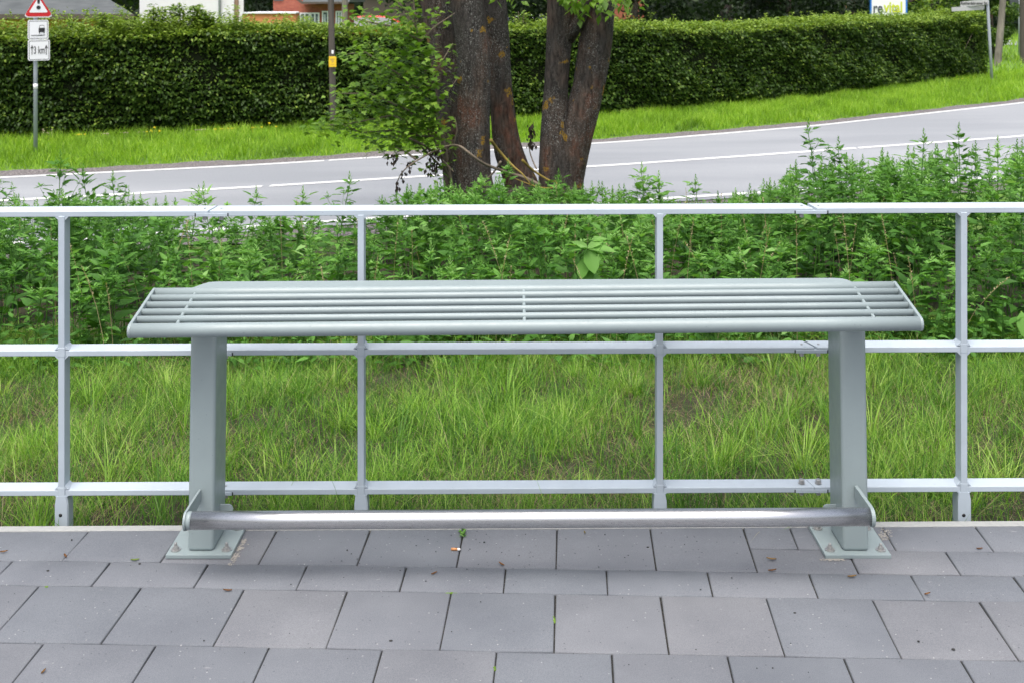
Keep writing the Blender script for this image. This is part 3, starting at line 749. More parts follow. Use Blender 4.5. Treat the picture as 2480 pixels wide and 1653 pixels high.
# individually visible tall weeds (photo position of the tip, distance)
tall = [
    (20, 392, 8.0, 'tall weed at the left picture edge beneath the two white sign plates', 'leaning'),
    (130, 340, 8.3, 'tallest slender weed right beside the road sign post', ''),
    (215, 378, 8.2, 'slim weed in front of the road right of the tallest one by the sign post', ''),
    (275, 395, 8.6, 'bushy weed tip standing before the left part of the centre line', ''),
    (432, 425, 8.4, 'short weed tip just left of the first top rail joint', ''),
    (485, 418, 8.2, 'upright weed spike directly above the left top rail joint', ''),
    (552, 435, 8.5, 'small leafy weed above the rail right of the left rail joint', ''),
    (668, 430, 8.6, 'pale feathery weed spike before the centre line between sign and tree', ''),
    (765, 398, 8.3, 'leafy weed standing alone before the road below the yellow pole plate', ''),
    (1140, 368, 10.2, 'weed rising in front of the leftmost front tree stem', ''),
    (1290, 392, 10.3, 'weed rising in front of the foot of the forked stem', ''),
    (1415, 402, 9.4, 'weed just right of the forked stem foot', ''),
    (1485, 372, 9.2, 'dark leaved weed in front of the road right of the tree', ''),
    (1532, 398, 9.2, 'spiky weed next right of the dark leaved one beyond the tree', ''),
    (1612, 405, 9.3, 'lone weed above the near edge line right of the tree', ''),
    (1890, 272, 8.2, 'very tall weed left of centre in the right hand clump reaching the far edge line', ''),
    (1950, 312, 8.3, 'tall pale tipped weed just right of the very tall one', ''),
    (2022, 335, 8.5, 'medium weed between the two tallest weeds on the right', ''),
    (2122, 292, 8.2, 'tall narrow weed crossing the centre line above the right railing', ''),
    (2216, 278, 8.1, 'tall branched weed above the right railing post', ''),
    (2268, 308, 8.3, 'tall weed right of the branched one above the right railing post', ''),
    (2342, 335, 7.9, 'broad leaved weed at the right picture edge', ''),
]
for (ub, vb, d, lab, _) in tall:
    p = PB(ub, vb, d); zg = float(z_ground(p.x, d)); h = p.z - zg
    e = empty('tall_weed', (p.x, d, zg), lab, 'weed', 'tall goosefoot weeds standing above the top rail')
    a = Plant(); s = Plant()
    k0 = R.gauss; 
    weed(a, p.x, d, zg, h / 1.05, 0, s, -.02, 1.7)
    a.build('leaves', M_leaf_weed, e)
    np_mesh('stem', np.array(s.sv), s.sf, s.ss, M_leaf_weed, e, s.st)

# broad-leaved pale plant in the middle of the weeds, and one leaf rosette at the right
def broad(center, d, label, specs):
    e = empty('broad_leaved_plant', (center.x, d, float(z_ground(center.x, d))), label, 'plant')
    a = Plant(); zg = float(z_ground(center.x, d))
    tube('stem', [(center.x, d, zg), (center.x + .01, d, (zg + center.z) / 2), (center.x, d, center.z)], [.008, .006, .004], M_moss, e, 8)
    for (az, pi_, sz, to, dz) in specs: a.leaf((center.x, d, center.z + dz), az, pi_, sz, to, R.uniform(-.2, .2))
    a.build('leaves', M_leaf_weed, e, OVAL)
broad(PB(1350, 572, 6.9), 6.9, 'pale green plant with large drooping oval leaves above the bench seat', [(3.3, -.1, .17, .8, 0), (-.1, -.05, .17, .82, 0), (-1.2, -.9, .16, .72, 0), (-2.2, -1.0, .15, .75, -.04), (2.5, .3, .12, .85, 0), (.6, .3, .12, .85, 0), (-.5, -.6, .15, .72, -.13), (-1.6, -1.1, .12, .7, -.1), (4.2, .2, .1, .9, .01), (-1.9, .1, .07, .95, .01)])
broad(PB(2346, 715, 6.6), 6.6, 'plant with one big round leaf low at the right picture edge', [(-1.6, -1.0, .17, .78, 0), (3.6, -.3, .1, .55, -.03), (.3, -.2, .12, .6, -.05)])

# ------------------------------------------------------------------ tree group
tree = empty('multi_stem_tree', (0.1, 12.0, float(z_ground(.1, 12.0))), 'old tree with five thick dark stems rising from the weeds before the road', 'tree')
def trunk(name, sp, d0, d1=None, extra_top=2.6):
    """sp: list of (v_big, left_big, right_big); d0 distance"""
    sp = sorted(sp, key=lambda s: -s[0]); pts, rr = [], []
    for v, l, r in sp:
        d = d0 if d1 is None else d0 + (d1 - d0) * (sp[0][0] - v) / (sp[0][0] - sp[-1][0])
        pts.append(PB((l + r) / 2, v, d)); rr.append((r - l) / 2 * B * d / F)
    pts.insert(0, pts[0] + Vector((0, 0, -.45)) ); rr.insert(0, rr[0] * 1.15)
    t = (pts[-1] - pts[-3]); t = t / t.z
    for k in range(1, 5):
        pts.append(pts[-1] + t * .8 + Vector((R.uniform(-.05, .05), R.uniform(-.05, .1), 0))); rr.append(rr[-1] * .86)
    # resample smoothly
    PP = np.array([[*p] for p in pts]); RR = np.array(rr); s = np.concatenate([[0], np.cumsum(np.linalg.norm(np.diff(PP, axis=0), axis=1))])
    q = np.linspace(0, s[-1], int(s[-1] / .035))
    def sm(a):
        a = np.interp(q, s, a); k = np.exp(-np.linspace(-2, 2, 9) ** 2); k /= k.sum(); return np.convolve(np.pad(a, 4, mode='edge'), k, 'valid')
    C = np.stack([sm(PP[:, i]) for i in range(3)], 1); rs = sm(RR)
    sd_ = R.uniform(0, 50)
    def jit(i, an, p):
        v = Vector((math.cos(an) * 1.2 + sd_, math.sin(an) * 1.2, p.z * 1.1)); f = Vector((math.cos(an) * 6 + sd_, math.sin(an) * 6, p.z * 1.6)); g = Vector((math.cos(an) * 11 + sd_, math.sin(an) * 11, p.z * 9))
        return 1 + .07 * mnoise.noise(v) + .05 * mnoise.noise(f) + .025 * mnoise.noise(g)
    tube(name, [Vector(c) for c in C], list(rs), M_bark, tree, 44, jit)
    return Vector(C[-1]), rs[-1]
ends = []
ends.append(trunk('trunk', [(450, 1040, 1138), (400, 1040, 1128), (350, 1044, 1126), (250, 1050, 1126), (150, 1050, 1127), (100, 1048, 1124), (50, 1042, 1117), (0, 1036, 1111)], 11.6))
ends.append(trunk('trunk', [(450, 1022, 1100), (400, 1018, 1090), (300, 1012, 1085), (200, 1000, 1072), (100, 984, 1062), (50, 975, 1055), (0, 966, 1045)], 12.35))
ends.append(trunk('trunk', [(430, 1160, 1240), (390, 1150, 1216), (350, 1135, 1202), (300, 1130, 1190), (200, 1124, 1176), (100, 1118, 1170), (0, 1104, 1163)], 12.1))
ends.append(trunk('trunk', [(450, 1238, 1318), (380, 1237, 1312), (330, 1240, 1308), (280, 1243, 1305), (200, 1250, 1304), (100, 1254, 1312), (50, 1256, 1318), (0, 1257, 1324)], 11.8))
ends.append(trunk('trunk', [(450, 1262, 1338), (400, 1262, 1341), (350, 1272, 1351), (300, 1285, 1363), (260, 1298, 1374), (200, 1316, 1388), (130, 1326, 1402), (80, 1333, 1408), (30, 1336, 1411), (0, 1336, 1412)], 11.85))
# root flare and small fork limb
tube('root', [PB(1250, 445, 11.9), PB(1200, 448, 11.8), PB(1150, 452, 11.8)], [.1, .09, .08], M_bark, tree, 14)
tube('limb', [PB(1300, 85, 11.8), PB(1325, 55, 11.75), PB(1345, 20, 11.7), PB(1352, -60, 11.7), PB(1372, -200, 11.6)], [.1, .075, .06, .05, .03], M_bark, tree, 18)
# crown high above the frame
a = Plant(); cc = []
for (e_, r_) in ends:
    for k in range(7):
        tip = e_ + Vector((R.gauss(0, 1.3), R.gauss(0, 1.2), R.uniform(.2, 2.0))); cc.append(tip)
        tube('limb', [e_ - Vector((0, 0, .05)), (e_ + tip) / 2 + Vector((0, 0, .2)), tip], [r_ * .45, r_ * .25, .02], M_bark, tree, 8)
n = 9000
ci = NR.integers(0, len(cc), n); CC = np.array([[*c] for c in cc]); T = CC[ci] + NR.normal(0, .5, (n, 3))
ok = T[:, 2] > 2.6; T = T[ok][:4500]; n = len(T)
scatter('crown', LEAF[0], LEAF[1], frames(NR.uniform(0, 6.28, n), NR.uniform(-1, .5, n), NR.uniform(-1, 1, n), NR.uniform(.08, .16, n)), T, NR.uniform(.2, .8, n), M_leaf_maple, tree)
# leaves hanging into the frame at the top of the forked stem
a = Plant()
for i in range(170):
    c = [(1350, -6, 26), (1385, 0, 24), (1330, 8, 16), (1300, -15, 20), (1440, -5, 22), (1180, -18, 30)][i % 6]
    u = R.gauss(c[0], c[2]); v = R.gauss(c[1] , 16)
    if v > 48: continue
    p = PB(u, v, R.uniform(11.2, 11.7)); a.leaf(p, R.uniform(0, 6.28), R.uniform(-1.3, -.3), R.uniform(.07, .13), R.uniform(.25, .8), R.uniform(-.6, .6))
a.build('hanging_leaves', M_leaf_maple, tree, LEAF)
for k in range(9):
    u = R.uniform(1295, 1450); p = PB(u, -40, 11.5); tube('twig', [p, PB(u + R.uniform(-8, 8), -10, 11.45), PB(u + R.uniform(-12, 12), R.uniform(5, 30), 11.4)], [.006, .004, .002], M_twig, tree, 5)

# shrub with lobed leaves left of the stems
shrub = empty('maple_shrub', (-.9, 11.3, float(z_ground(-.9, 11.3))), 'light green leafy maple shrub spreading to the left of the tree stems', 'shrub')
brs = [[(1045, 470), (1020, 330), (985, 200), (955, 60), (945, -60)], [(1035, 420), (990, 300), (900, 265), (800, 285), (720, 290)], [(1020, 350), (940, 255), (850, 215), (770, 215)], [(1010, 320), (930, 180), (840, 120), (790, 125)],
       [(985, 210), (1010, 150), (1040, 100)], [(960, 90), (900, 60), (840, 50), (805, 40)], [(1000, 260), (1030, 210), (1050, 180)], [(1030, 400), (960, 330), (905, 310), (870, 330)], [(990, 220), (900, 170), (860, 170)], [(960, 100), (1000, 60), (1045, 30)], [(1030, 380), (1050, 300), (1045, 270)],
       [(1010, 320), (900, 300), (830, 305), (760, 275)], [(955, 60), (930, 20), (900, -10)]]
a = Plant(); bmt = []
for bi, br in enumerate(brs):
    d = 11.2 + R.uniform(-.4, .35)
    pts = [PB(u, v, 11.3 + (d - 11.3) * k / (len(br) - 1)) for k, (u, v) in enumerate(br)]
    tube('stem' if bi == 0 else 'branch', pts, [(.022 if bi == 0 else .012) * (1 - .75 * k / (len(pts) - 1)) for k in range(len(pts))], M_twig, shrub, 8)
    for k in range(len(pts) - 1):
        seg = (pts[k + 1] - pts[k]); n = int(seg.length * (270 if bi else 120))
        if bi in (0,) and k < 1: n = n // 6
        if bi in (1, 7) and k < 1: n = n // 5
        spread = .13 if k < len(pts) - 2 else .09
        for j in range(n):
            t = R.random(); c = pts[k] + seg * t
            wgt = 1 - .35 * t if k == len(pts) - 2 else 1
            p = c + Vector((R.gauss(0, spread * wgt), R.gauss(0, .16), R.gauss(0, spread * .8 * wgt)))
            pu, pv_ = (1240 + p.x * F / p.y) / B, (VH + (H - p.z) * F / p.y) / B
            if (pu > 966 and pv_ < 100 and bi != 9) or pu > 1046 or (pu > 1002 and R.random() < .6): continue
            a.leaf(p, R.uniform(0, 6.28), R.uniform(-.8, .2), R.uniform(.04, .078), min(1, max(0, R.gauss(.62, .2))), R.uniform(-.5, .5))
# fill of the main body
for j in range(520):
    t = R.random(); v = R.uniform(60, 300); cu = 985 - (abs(v - 220) * .05); u = cu - abs(R.gauss(0, 1)) * (70 if v > 110 else 40) + R.gauss(0, 22)
    if u > 1006 or (v < 105 and u > 962) or (v > 255 and u > 1010): continue
    p = PB(u, v, 11.3 + R.gauss(0, .2)); a.leaf(p, R.uniform(0, 6.28), R.uniform(-.8, .2), R.uniform(.045, .09), min(1, max(0, R.gauss(.42, .2))), R.uniform(-.5, .5))
a.build('foliage', M_leaf_maple, shrub, MAPLE)

def branch_thing(label, paths, m, r0=.016, d=11.0, deadat=()):
    p0 = PB(*paths[0][0], d)
    e = empty('broken_branch', (p0.x, p0.y, p0.z), label, 'branch')
    for i, pa in enumerate(paths):
        pts = [PB(u, v, d + .15 * math.sin(k)) for k, (u, v) in enumerate(pa)]
        # smooth
        q_ = []
        for k in range(len(pts) - 1):
            for t in (0, .33, .66): 
                a0 = pts[max(k - 1, 0)]; a1 = pts[k]; a2 = pts[k + 1]; a3 = pts[min(k + 2, len(pts) - 1)]
                q_.append(.5 * ((2 * a1) + (a2 - a0) * t + (2 * a0 - 5 * a1 + 4 * a2 - a3) * t * t + (3 * a1 - a0 - 3 * a2 + a3) * t ** 3))
        q_.append(pts[-1])
        tube('branch', q_, [r0 * (.75 if i else 1) * (1 - .7 * k / (len(q_) - 1)) for k in range(len(q_))], m, e, 8)
    if deadat:
        a = Plant()
        for (u, v, su, sv, n) in deadat:
            for j in range(n):
                p = PB(R.gauss(u, su), v + R.uniform(-sv, sv), d + R.gauss(0, .04)); a.leaf(p, R.uniform(0, 6.28), R.uniform(-1.5, -1.0), R.uniform(.03, .06), R.random(), R.uniform(-1, 1))
        a.build('dead_leaves', M_dead_leaf, e, LEAF)
    return e
branch_thing('arching bare branch with shrivelled black leaves left of the tree foot', [[(1240, 425), (1205, 408), (1170, 398), (1120, 380), (1098, 368), (1078, 352), (1058, 337), (1042, 334), (1020, 338), (985, 354), (960, 368), (935, 385), (920, 402), (912, 420)], [(1150, 372), (1135, 395), (1105, 425), (1095, 438)], [(955, 366), (925, 345), (905, 338)]], M_twig, .016, 11.0, [(902, 365, 5, 14, 20), (925, 402, 3, 13, 16), (912, 430, 3, 14, 12), (940, 380, 3, 10, 9)])
branch_thing('dark broken branch with a cluster of black leaves under the maple shrub', [[(940, 318), (975, 335), (1010, 362), (1042, 395)], [(970, 330), (985, 345), (990, 356)]], M_twig, .014, 11.1, [(993, 370, 7, 28, 46), (1005, 350, 5, 12, 10)])
branch_thing('thick curved branch covered in yellow moss between the tree stems', [[(1127, 322), (1142, 342), (1165, 368), (1182, 385), (1200, 400), (1220, 425)], [(1200, 368), (1225, 392), (1262, 415), (1278, 418), (1275, 430), (1250, 432), (1220, 425), (1172, 406)]], M_mossy, .017, 10.95)
branch_thing('thin upright twig with brown withered leaves between the stems', [[(1232, 388), (1222, 365), (1216, 340), (1222, 305), (1226, 280)]], M_twig, .008, 11.2, [(1222, 310, 5, 26, 60)])

# ------------------------------------------------------------------ hedge
hedge = empty('clipped_hedge', (0, float(f_hedge(0)), -.78), 'long clipped beech hedge with dark face and bright green top along the far verge', 'hedge')
HX0, HX1, HT = -26.0, 15.2, 1.35
def hpt(x, depth, z):   # depth measured behind the hedge face along its normal
    y = f_hedge(x); s = (f_hedge(x + .1) - f_hedge(x - .1)) / .2; nrm = np.sqrt(1 + s * s)
    return np.stack([x - depth * s / nrm, y + depth / nrm, z], -1), s
def top_z(x): return 1.0 + .04 * np.sin(x * .9) + .02 * np.clip(x - 8, 0, 9)
# solid dark core added inside the leaves so nothing shows through
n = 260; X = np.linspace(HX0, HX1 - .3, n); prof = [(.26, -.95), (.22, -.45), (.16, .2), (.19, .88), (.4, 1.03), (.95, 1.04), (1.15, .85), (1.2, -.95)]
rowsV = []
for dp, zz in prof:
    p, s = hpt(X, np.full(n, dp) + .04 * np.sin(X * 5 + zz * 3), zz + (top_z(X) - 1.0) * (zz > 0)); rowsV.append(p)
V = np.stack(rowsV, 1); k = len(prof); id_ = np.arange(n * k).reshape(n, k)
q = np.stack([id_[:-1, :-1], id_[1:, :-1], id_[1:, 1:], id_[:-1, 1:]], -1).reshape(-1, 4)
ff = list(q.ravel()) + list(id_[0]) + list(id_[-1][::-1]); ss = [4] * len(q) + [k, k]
np_mesh('dark_core', V.reshape(-1, 3), ff, ss, M_core, hedge)
def hedge_leaves(n, x0, x1, face, T_, A_, PI_, S_, TO_):
    X = NR.uniform(x0, x1, n)
    if face == 'front':
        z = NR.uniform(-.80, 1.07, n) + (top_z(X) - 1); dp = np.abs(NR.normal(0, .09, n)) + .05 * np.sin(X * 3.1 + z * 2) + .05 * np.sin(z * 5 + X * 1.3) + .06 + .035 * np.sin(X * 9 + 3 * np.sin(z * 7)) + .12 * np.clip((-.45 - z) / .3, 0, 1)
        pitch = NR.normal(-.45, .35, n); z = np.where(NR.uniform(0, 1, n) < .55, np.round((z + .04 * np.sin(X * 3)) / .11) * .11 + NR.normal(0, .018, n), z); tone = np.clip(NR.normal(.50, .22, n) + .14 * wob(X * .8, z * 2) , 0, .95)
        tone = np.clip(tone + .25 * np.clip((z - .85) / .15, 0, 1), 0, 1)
    elif face == 'top':
        dp = NR.uniform(0, HT, n); z = top_z(X) + .02 + .13 * np.sin(np.clip(dp / HT, 0, 1) * math.pi) + NR.normal(0, .035, n) + .03 * np.sin(X * 4 + dp * 5)
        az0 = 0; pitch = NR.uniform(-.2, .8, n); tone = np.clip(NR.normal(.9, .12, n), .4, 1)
    else:
        z = NR.uniform(-.78, 1.0, n); dp = HT - np.abs(NR.normal(0, .08, n)); pitch = NR.normal(-.4, .35, n); tone = np.clip(NR.normal(.5, .15, n), 0, 1)
    p, s = hpt(X, dp, z)
    an = np.arctan2(s, 1)
    az = {'front': an - math.pi / 2 + NR.normal(0, .9, n), 'top': NR.uniform(0, 6.28, n), 'back': an + math.pi / 2 + NR.normal(0, .9, n)}[face]
    T_.append(p); A_.append(az); PI_.append(pitch); S_.append(NR.uniform(.05, .1, n)); TO_.append(tone)
T_, A_, PI_, S_, TO_ = [], [], [], [], []
hedge_leaves(105000, -12, HX1, 'front', T_, A_, PI_, S_, TO_)
hedge_leaves(15000, HX0, -12, 'front', T_, A_, PI_, S_, TO_)
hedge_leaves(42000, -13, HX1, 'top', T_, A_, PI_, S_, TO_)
hedge_leaves(14000, HX0, HX1, 'back', T_, A_, PI_, S_, TO_)
# right end face
n = 9000; dp = NR.uniform(0, HT, n); z = NR.uniform(-.8, 1.2, n); p, s = hpt(np.full(n, HX1) + NR.normal(0, .08, n) - .05, dp, z)
T_.append(p); A_.append(NR.normal(-.3, .9, n)); PI_.append(NR.normal(-.4, .35, n)); S_.append(NR.uniform(.05, .09, n)); TO_.append(np.clip(NR.normal(.65, .15, n), 0, 1))
# shoots standing out of the top
for i in range(1350):
    x = R.uniform(-12, HX1); x = x if R.random() < .5 else R.uniform(-11, -3.5); hh = (R.uniform(.1, .3) if R.random() < .85 else R.uniform(.28, .48)) * (1.2 if x < -5 else .8)
    k = int(8 + hh * 60); tt = NR.uniform(0, 1, k); p0, s = hpt(np.full(k, x), np.full(k, R.uniform(.1, 1.2)), top_z(np.full(k, x)) + .05 + hh * tt); p0[:, :2] += NR.normal(0, .03, (k, 2))
    T_.append(p0); A_.append(NR.uniform(0, 6.28, k)); PI_.append(NR.uniform(-.3, .8, k)); S_.append(NR.uniform(.04, .075, k)); TO_.append(np.clip(NR.normal(.93, .1, k), 0, 1))
T = np.concatenate(T_); n = len(T)
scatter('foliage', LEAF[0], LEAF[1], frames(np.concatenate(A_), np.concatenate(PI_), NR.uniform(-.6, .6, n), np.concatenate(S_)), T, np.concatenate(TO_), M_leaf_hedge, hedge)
for i in range(60):
    x = HX0 + (HX1 - HX0) * (i + R.random() * .6) / 60; p, s = hpt(np.array([x]), np.array([.25]), np.array([-.85])); p = p[0]
    tube('stem', [p, p + np.array([R.uniform(-.05, .05), 0, .5])], [.02, .012], M_twig, hedge, 6)

# elder shoots growing through the left part of the hedge
def loose_shrub(name, label, ub, vtop, d, wpx, n, tonem=.75, mat_=M_leaf_hedge, zb=-.7, tmpl=LEAF, sz=(.06, .11)):
    for _ in range(8): d = float(f_hedge((ub * B - 1240) * d / F)) + .55
    c = PB(ub, vtop, d); zg = zb
    e = empty(name, (c.x, d, zg), label, 'shrub')
    a = Plant()
    for k in range(7):
        x = c.x + R.gauss(0, wpx * B * d / F * .4); top = c.z - abs(x - c.x) * .7 - R.uniform(0, .12)
        tube('stem', [(c.x + (x - c.x) * .4, d, zg), ((c.x + x) / 2, d, (zg + top) / 2), (x, d + R.uniform(-.1, .1), top)], [.012, .009, .004], M_twig, e, 6)
        for j in range(n // 7):
            t = R.random(); z = top - (top - .7) * t
            a.leaf((x + R.gauss(0, .07 + .05 * t), d + R.gauss(0, .1), z), R.uniform(0, 6.28), R.uniform(-.5, .5), R.uniform(*sz), min(1, max(0, R.gauss(tonem, .15))), R.uniform(-.5, .5))
    a.build('leaves', mat_, e, tmpl)
loose_shrub('elder_shrub', 'bushy bright green elder growing out of the hedge before the white house', 430, -8, 21.6, 100, 3000, .82)
loose_shrub('elder_shrub', 'thin leafy shoots growing out of the hedge at the left corner of the white house', 360, 2, 21.4, 45, 1000, .85)
loose_shrub('elder_shrub', 'small leafy shoots over the hedge before the window of the grey roofed house', 240, 26, 21.0, 45, 900, .88)
loose_shrub('elder_shrub', 'pale leafy shoots over the hedge between the two tree stem groups', 1195, 22, 24.0, 34, 500, .8)
loose_shrub('elder_shrub', 'bushy bright shoots over the hedge behind the advertising board', 2185, 12, 36.0, 60, 900, .85, sz=(.09, .16))

# wildflowers on the hedge foot
def dots(name, label, spots, m, r, h0):
    bm = bmesh.new()
    for (u, v, n) in spots:
        for k in range(n):
            d = 1e9; uu = u + R.gauss(0, 9); x = (uu * B - 1240) / F * 21
            for it in range(6): d = float(f_hedge(x)) - .12 - R.uniform(0, .03); x = (uu * B - 1240) * d / F
            z = H - ((v + R.gauss(0, 4)) * B - VH) * d / F
            zg = float(z_ground(x, d)); z = max(z, zg + .1)
            bm_tube(bm, [(x, d, zg), (x, d, z)], .003, 3, False)
            bmesh.ops.create_icosphere(bm, subdivisions=1, radius=r, matrix=Matrix.Translation((x, d, z)) @ Matrix.Diagonal((1, 1, .5, 1)))
    tag(from_bm(name, bm, m), label, 'flowers', kind='stuff')
dots('wildflowers', 'tiny yellow flowers dotted along the foot of the hedge', [(180, 322, 4), (350, 300, 5), (365, 306, 3), (500, 305, 4), (525, 306, 6), (580, 308, 3), (760, 285, 2), (2200, 198, 5), (2230, 200, 3), (620, 290, 2)], M_petal, .028, .2)
dots('seed_heads', 'pale seed heads standing along the foot of the hedge', [(250, 318, 8), (290, 315, 8), (330, 312, 8), (460, 300, 8), (110, 305, 6)], M_seed, .018, .2)

# ------------------------------------------------------------------ text helper
def text_mesh(name, s, size, loc, m, parent, rotz=0, sx=1.0, bold=0, align='CENTER', ext=.002):
    cu = bpy.data.curves.new('t', 'FONT'); cu.body = s; cu.size = size; cu.align_x = align; cu.align_y = 'CENTER'; cu.extrude = ext; cu.offset = bold; cu.resolution_u = 4
    ob = bpy.data.objects.new('t', cu); COL.objects.link(ob)
    dg = bpy.context.evaluated_depsgraph_get(); me = bpy.data.meshes.new_from_object(ob.evaluated_get(dg)); bpy.data.objects.remove(ob); bpy.data.curves.remove(cu)
    me.materials.clear()
    me.transform(Matrix.Translation(loc) @ Matrix.Rotation(rotz, 4, 'Z') @ Matrix.Rotation(rad(90), 4, 'X') @ Matrix.Diagonal((sx, 1, 1, 1)))
    return link_mesh(name, me, m, parent)
def rot_prism(name, poly, c, rz, y0, y1, m, parent, bev=0):
    """poly in local (x,z) around c, extruded in local y, rotated about Z"""
    bm = bmesh.new(); bm_prism(bm, poly, 'y', y0, y1)
    bmesh.ops.recalc_face_normals(bm, faces=bm.faces)
    Mx = Matrix.Translation(c) @ Matrix.Rotation(rz, 4, 'Z'); bmesh.ops.transform(bm, matrix=Mx, verts=bm.verts)
    return from_bm(name, bm, m, parent)
def rrect(w_, h_, r, n=5):
    out = []
    for cx, cz, a0 in ((w_ / 2 - r, h_ / 2 - r, 0), (-w_ / 2 + r, h_ / 2 - r, 90), (-w_ / 2 + r, -h_ / 2 + r, 180), (w_ / 2 - r, -h_ / 2 + r, 270)):
        for k in range(n + 1): an = rad(a0 + 90 * k / n); out.append((cx + r * math.cos(an), cz + r * math.sin(an)))
    return out

# ------------------------------------------------------------------ road sign
D = 19.3; zg = -.82
c = P(86, 200, D); sx_ = c.x
sign = empty('road_sign', (sx_, D, zg), 'warning sign post with red bordered triangle and two white plates on the left verge', 'road sign')
tube('post', [(sx_, D, zg - .3), (sx_, D, 3.0)], .034, M_post, sign, 20)
tube('post_band', [(sx_, D, 1.72 - 218 * D / F), (sx_, D, 1.72 - 205 * D / F)], .036, M_white, sign, 20)
RZ = rad(34)      # plates face along the road; the camera sees them foreshortened
k = D / F
def plate(name, u, v, wpx, hpx, rz):
    cc_ = P(u, v, D - .05); wd_ = wpx * k / (math.cos(rz) + .41 * math.sin(rz)); ht = hpx * k
    e = rot_prism(name, rrect(wd_, ht, .03), cc_, rz, 0, .012, M_white, sign)
    # black frame line
    bm = bmesh.new(); o1 = rrect(wd_ - .03, ht - .03, .02); o2 = rrect(wd_ - .045, ht - .045, .015)
    A1 = [bm.verts.new((p[0], -.002, p[1])) for p in o1]; A2 = [bm.verts.new((p[0], -.002, p[1])) for p in o2]
    for i in range(len(A1)): j = (i + 1) % len(A1); bm.faces.new((A1[i], A1[j], A2[j], A2[i]))
    bmesh.ops.transform(bm, matrix=Matrix.Translation(cc_) @ Matrix.Rotation(rz, 4, 'Z'), verts=bm.verts)
    from_bm('frame_line', bm, M_black, e)
    return e, cc_, wd_, ht
p1, c1, w1, h1 = plate('verge_plate', 92.5, 72.5, 50, 47, RZ)
def loc(cc_, rz, poly, name, m, parent, y=-.003):
    return rot_prism(name, poly, cc_, rz, y - .003, y, m, parent)
u1 = w1 / 50; q1 = h1 / 47
loc(c1, RZ, [(-17 * u1, -13 * q1), (6 * u1, -12.6 * q1), (8 * u1, -12 * q1), (10 * u1, -13 * q1), (13 * u1, -12 * q1), (17 * u1, -12.4 * q1), (17 * u1, -13.6 * q1), (12 * u1, -13.4 * q1), (9 * u1, -14.4 * q1), (-17 * u1, -14.2 * q1)], 'ground_symbol', M_black, p1)
trk = [(2, -9), (4, -9), (4, -6), (13, -6), (13, -9), (15, -9), (15, -6), (16, -5), (16, 4), (15, 4), (13.5, 11), (3.5, 11), (2, 4), (1, 4), (1, -5), (2, -6)]
loc(c1, RZ, [(a * u1, b_ * q1) for a, b_ in trk], 'lorry_symbol', M_black, p1)
loc(c1, RZ, [(a * u1, b_ * q1) for a, b_ in [(3.2, 4.5), (13.8, 4.5), (12.6, 10), (4.5, 10)]], 'lorry_window', M_white, p1, -.0065)
p2, c2, w2, h2 = plate('distance_plate', 94.5, 122, 53, 50, RZ)
u2 = w2 / 53; q2 = h2 / 50
Tm = Matrix.Translation(c2) @ Matrix.Rotation(RZ, 4, 'Z')
text_mesh('lettering', '3 km', h2 * .52, Tm @ Vector((.5 * u2, -.004, -.5 * q2)), M_black, p2, RZ, .85 * u2 / q2 * .62, .0)
for ax in (-17, 17.5):
    loc(c2, RZ, [((ax + a) * u2, b_ * q2) for a, b_ in [(-.7, -11), (.7, -11), (.7, 7), (3, 3), (3.2, 5.5), (0, 13), (-3.2, 5.5), (-3, 3), (-.7, 7)]], 'arrow', M_black, p2)
cT = P(93, 40, D - .05)      # base edge of triangle
wT = 68 * k / (math.cos(RZ) + .41 * math.sin(RZ)); hT = wT * .87
def tri(w_, z0, r):
    h_ = w_ * .866; return [(-w_ / 2 + r, z0), (w_ / 2 - r, z0), (w_ / 2 - r * .25, z0 + r * .5), (w_ / 2 - r * .3, z0 + r), (r * .5, z0 + h_ - r * .6), (0, z0 + h_ - r * .4), (-r * .5, z0 + h_ - r * .6), (-w_ / 2 + r * .3, z0 + r), (-w_ / 2 + r * .25, z0 + r * .5)]
tp = rot_prism('warning_triangle', tri(wT, -.02, .05), cT, RZ, 0, .012, M_white, sign)
rot_prism('red_border', tri(wT * .96, -.002, .05), cT, RZ, -.004, -.0005, M_red, tp)
rot_prism('white_field', tri(wT * .66, .062, .02), cT, RZ, -.008, -.0045, M_white, tp)
rot_prism('exclamation_mark', [(.028 * math.cos(a) * 1.2, .145 + .033 * math.sin(a)) for a in [6.283 * k_ / 14 for k_ in range(14)]], cT, RZ, -.012, -.0085, M_black, tp)
rot_prism('exclamation_mark', [(-.016, .21), (.016, .21), (.036, .42), (.02, .45), (-.02, .45), (-.036, .42)], cT, RZ, -.012, -.0085, M_black, tp)

# ------------------------------------------------------------------ poles
def pole(label, ub0, ub1, vbase, d, rpx, m=M_wood, top=6.5, name='utility_pole'):
    zg = float(z_ground((ub0 * B - 1240) * d / F, d)); a = P(ub0 * B, 0, d); 
    x0 = (ub0 * B - 1240) * d / F; x1 = (ub1 * B - 1240) * d / F     # x at ground / at camera height
    sl = (x1 - x0) / (H - zg); e = empty(name, (x0, d, zg), label, 'pole')
    jit = lambda i, an, p: 1 + .03 * mnoise.noise(Vector((math.cos(an) * 3, math.sin(an) * 3, p.z)))
    pts = [(x0 + sl * (z - zg), d, z) for z in np.linspace(zg - .3, top, 24)]
    tube('shaft', pts, [rpx * B * d / F * (1 - .02 * k) for k in range(24)], m, e, 20, jit)
    return e
e = pole('weathered wooden pole with a yellow plate in front of the hedge', 766, 760, 290, 21.85, 8.2, M_darkwood)
cx_ = P(805.5, 150, 21.7); rr = .13
yp = box('yellow_plate', cx_.x - .07, cx_.x + .07, 21.85 - .155, 21.85 - .145, cx_.z - .1, cx_.z + .1, M_yellow, e, .004)
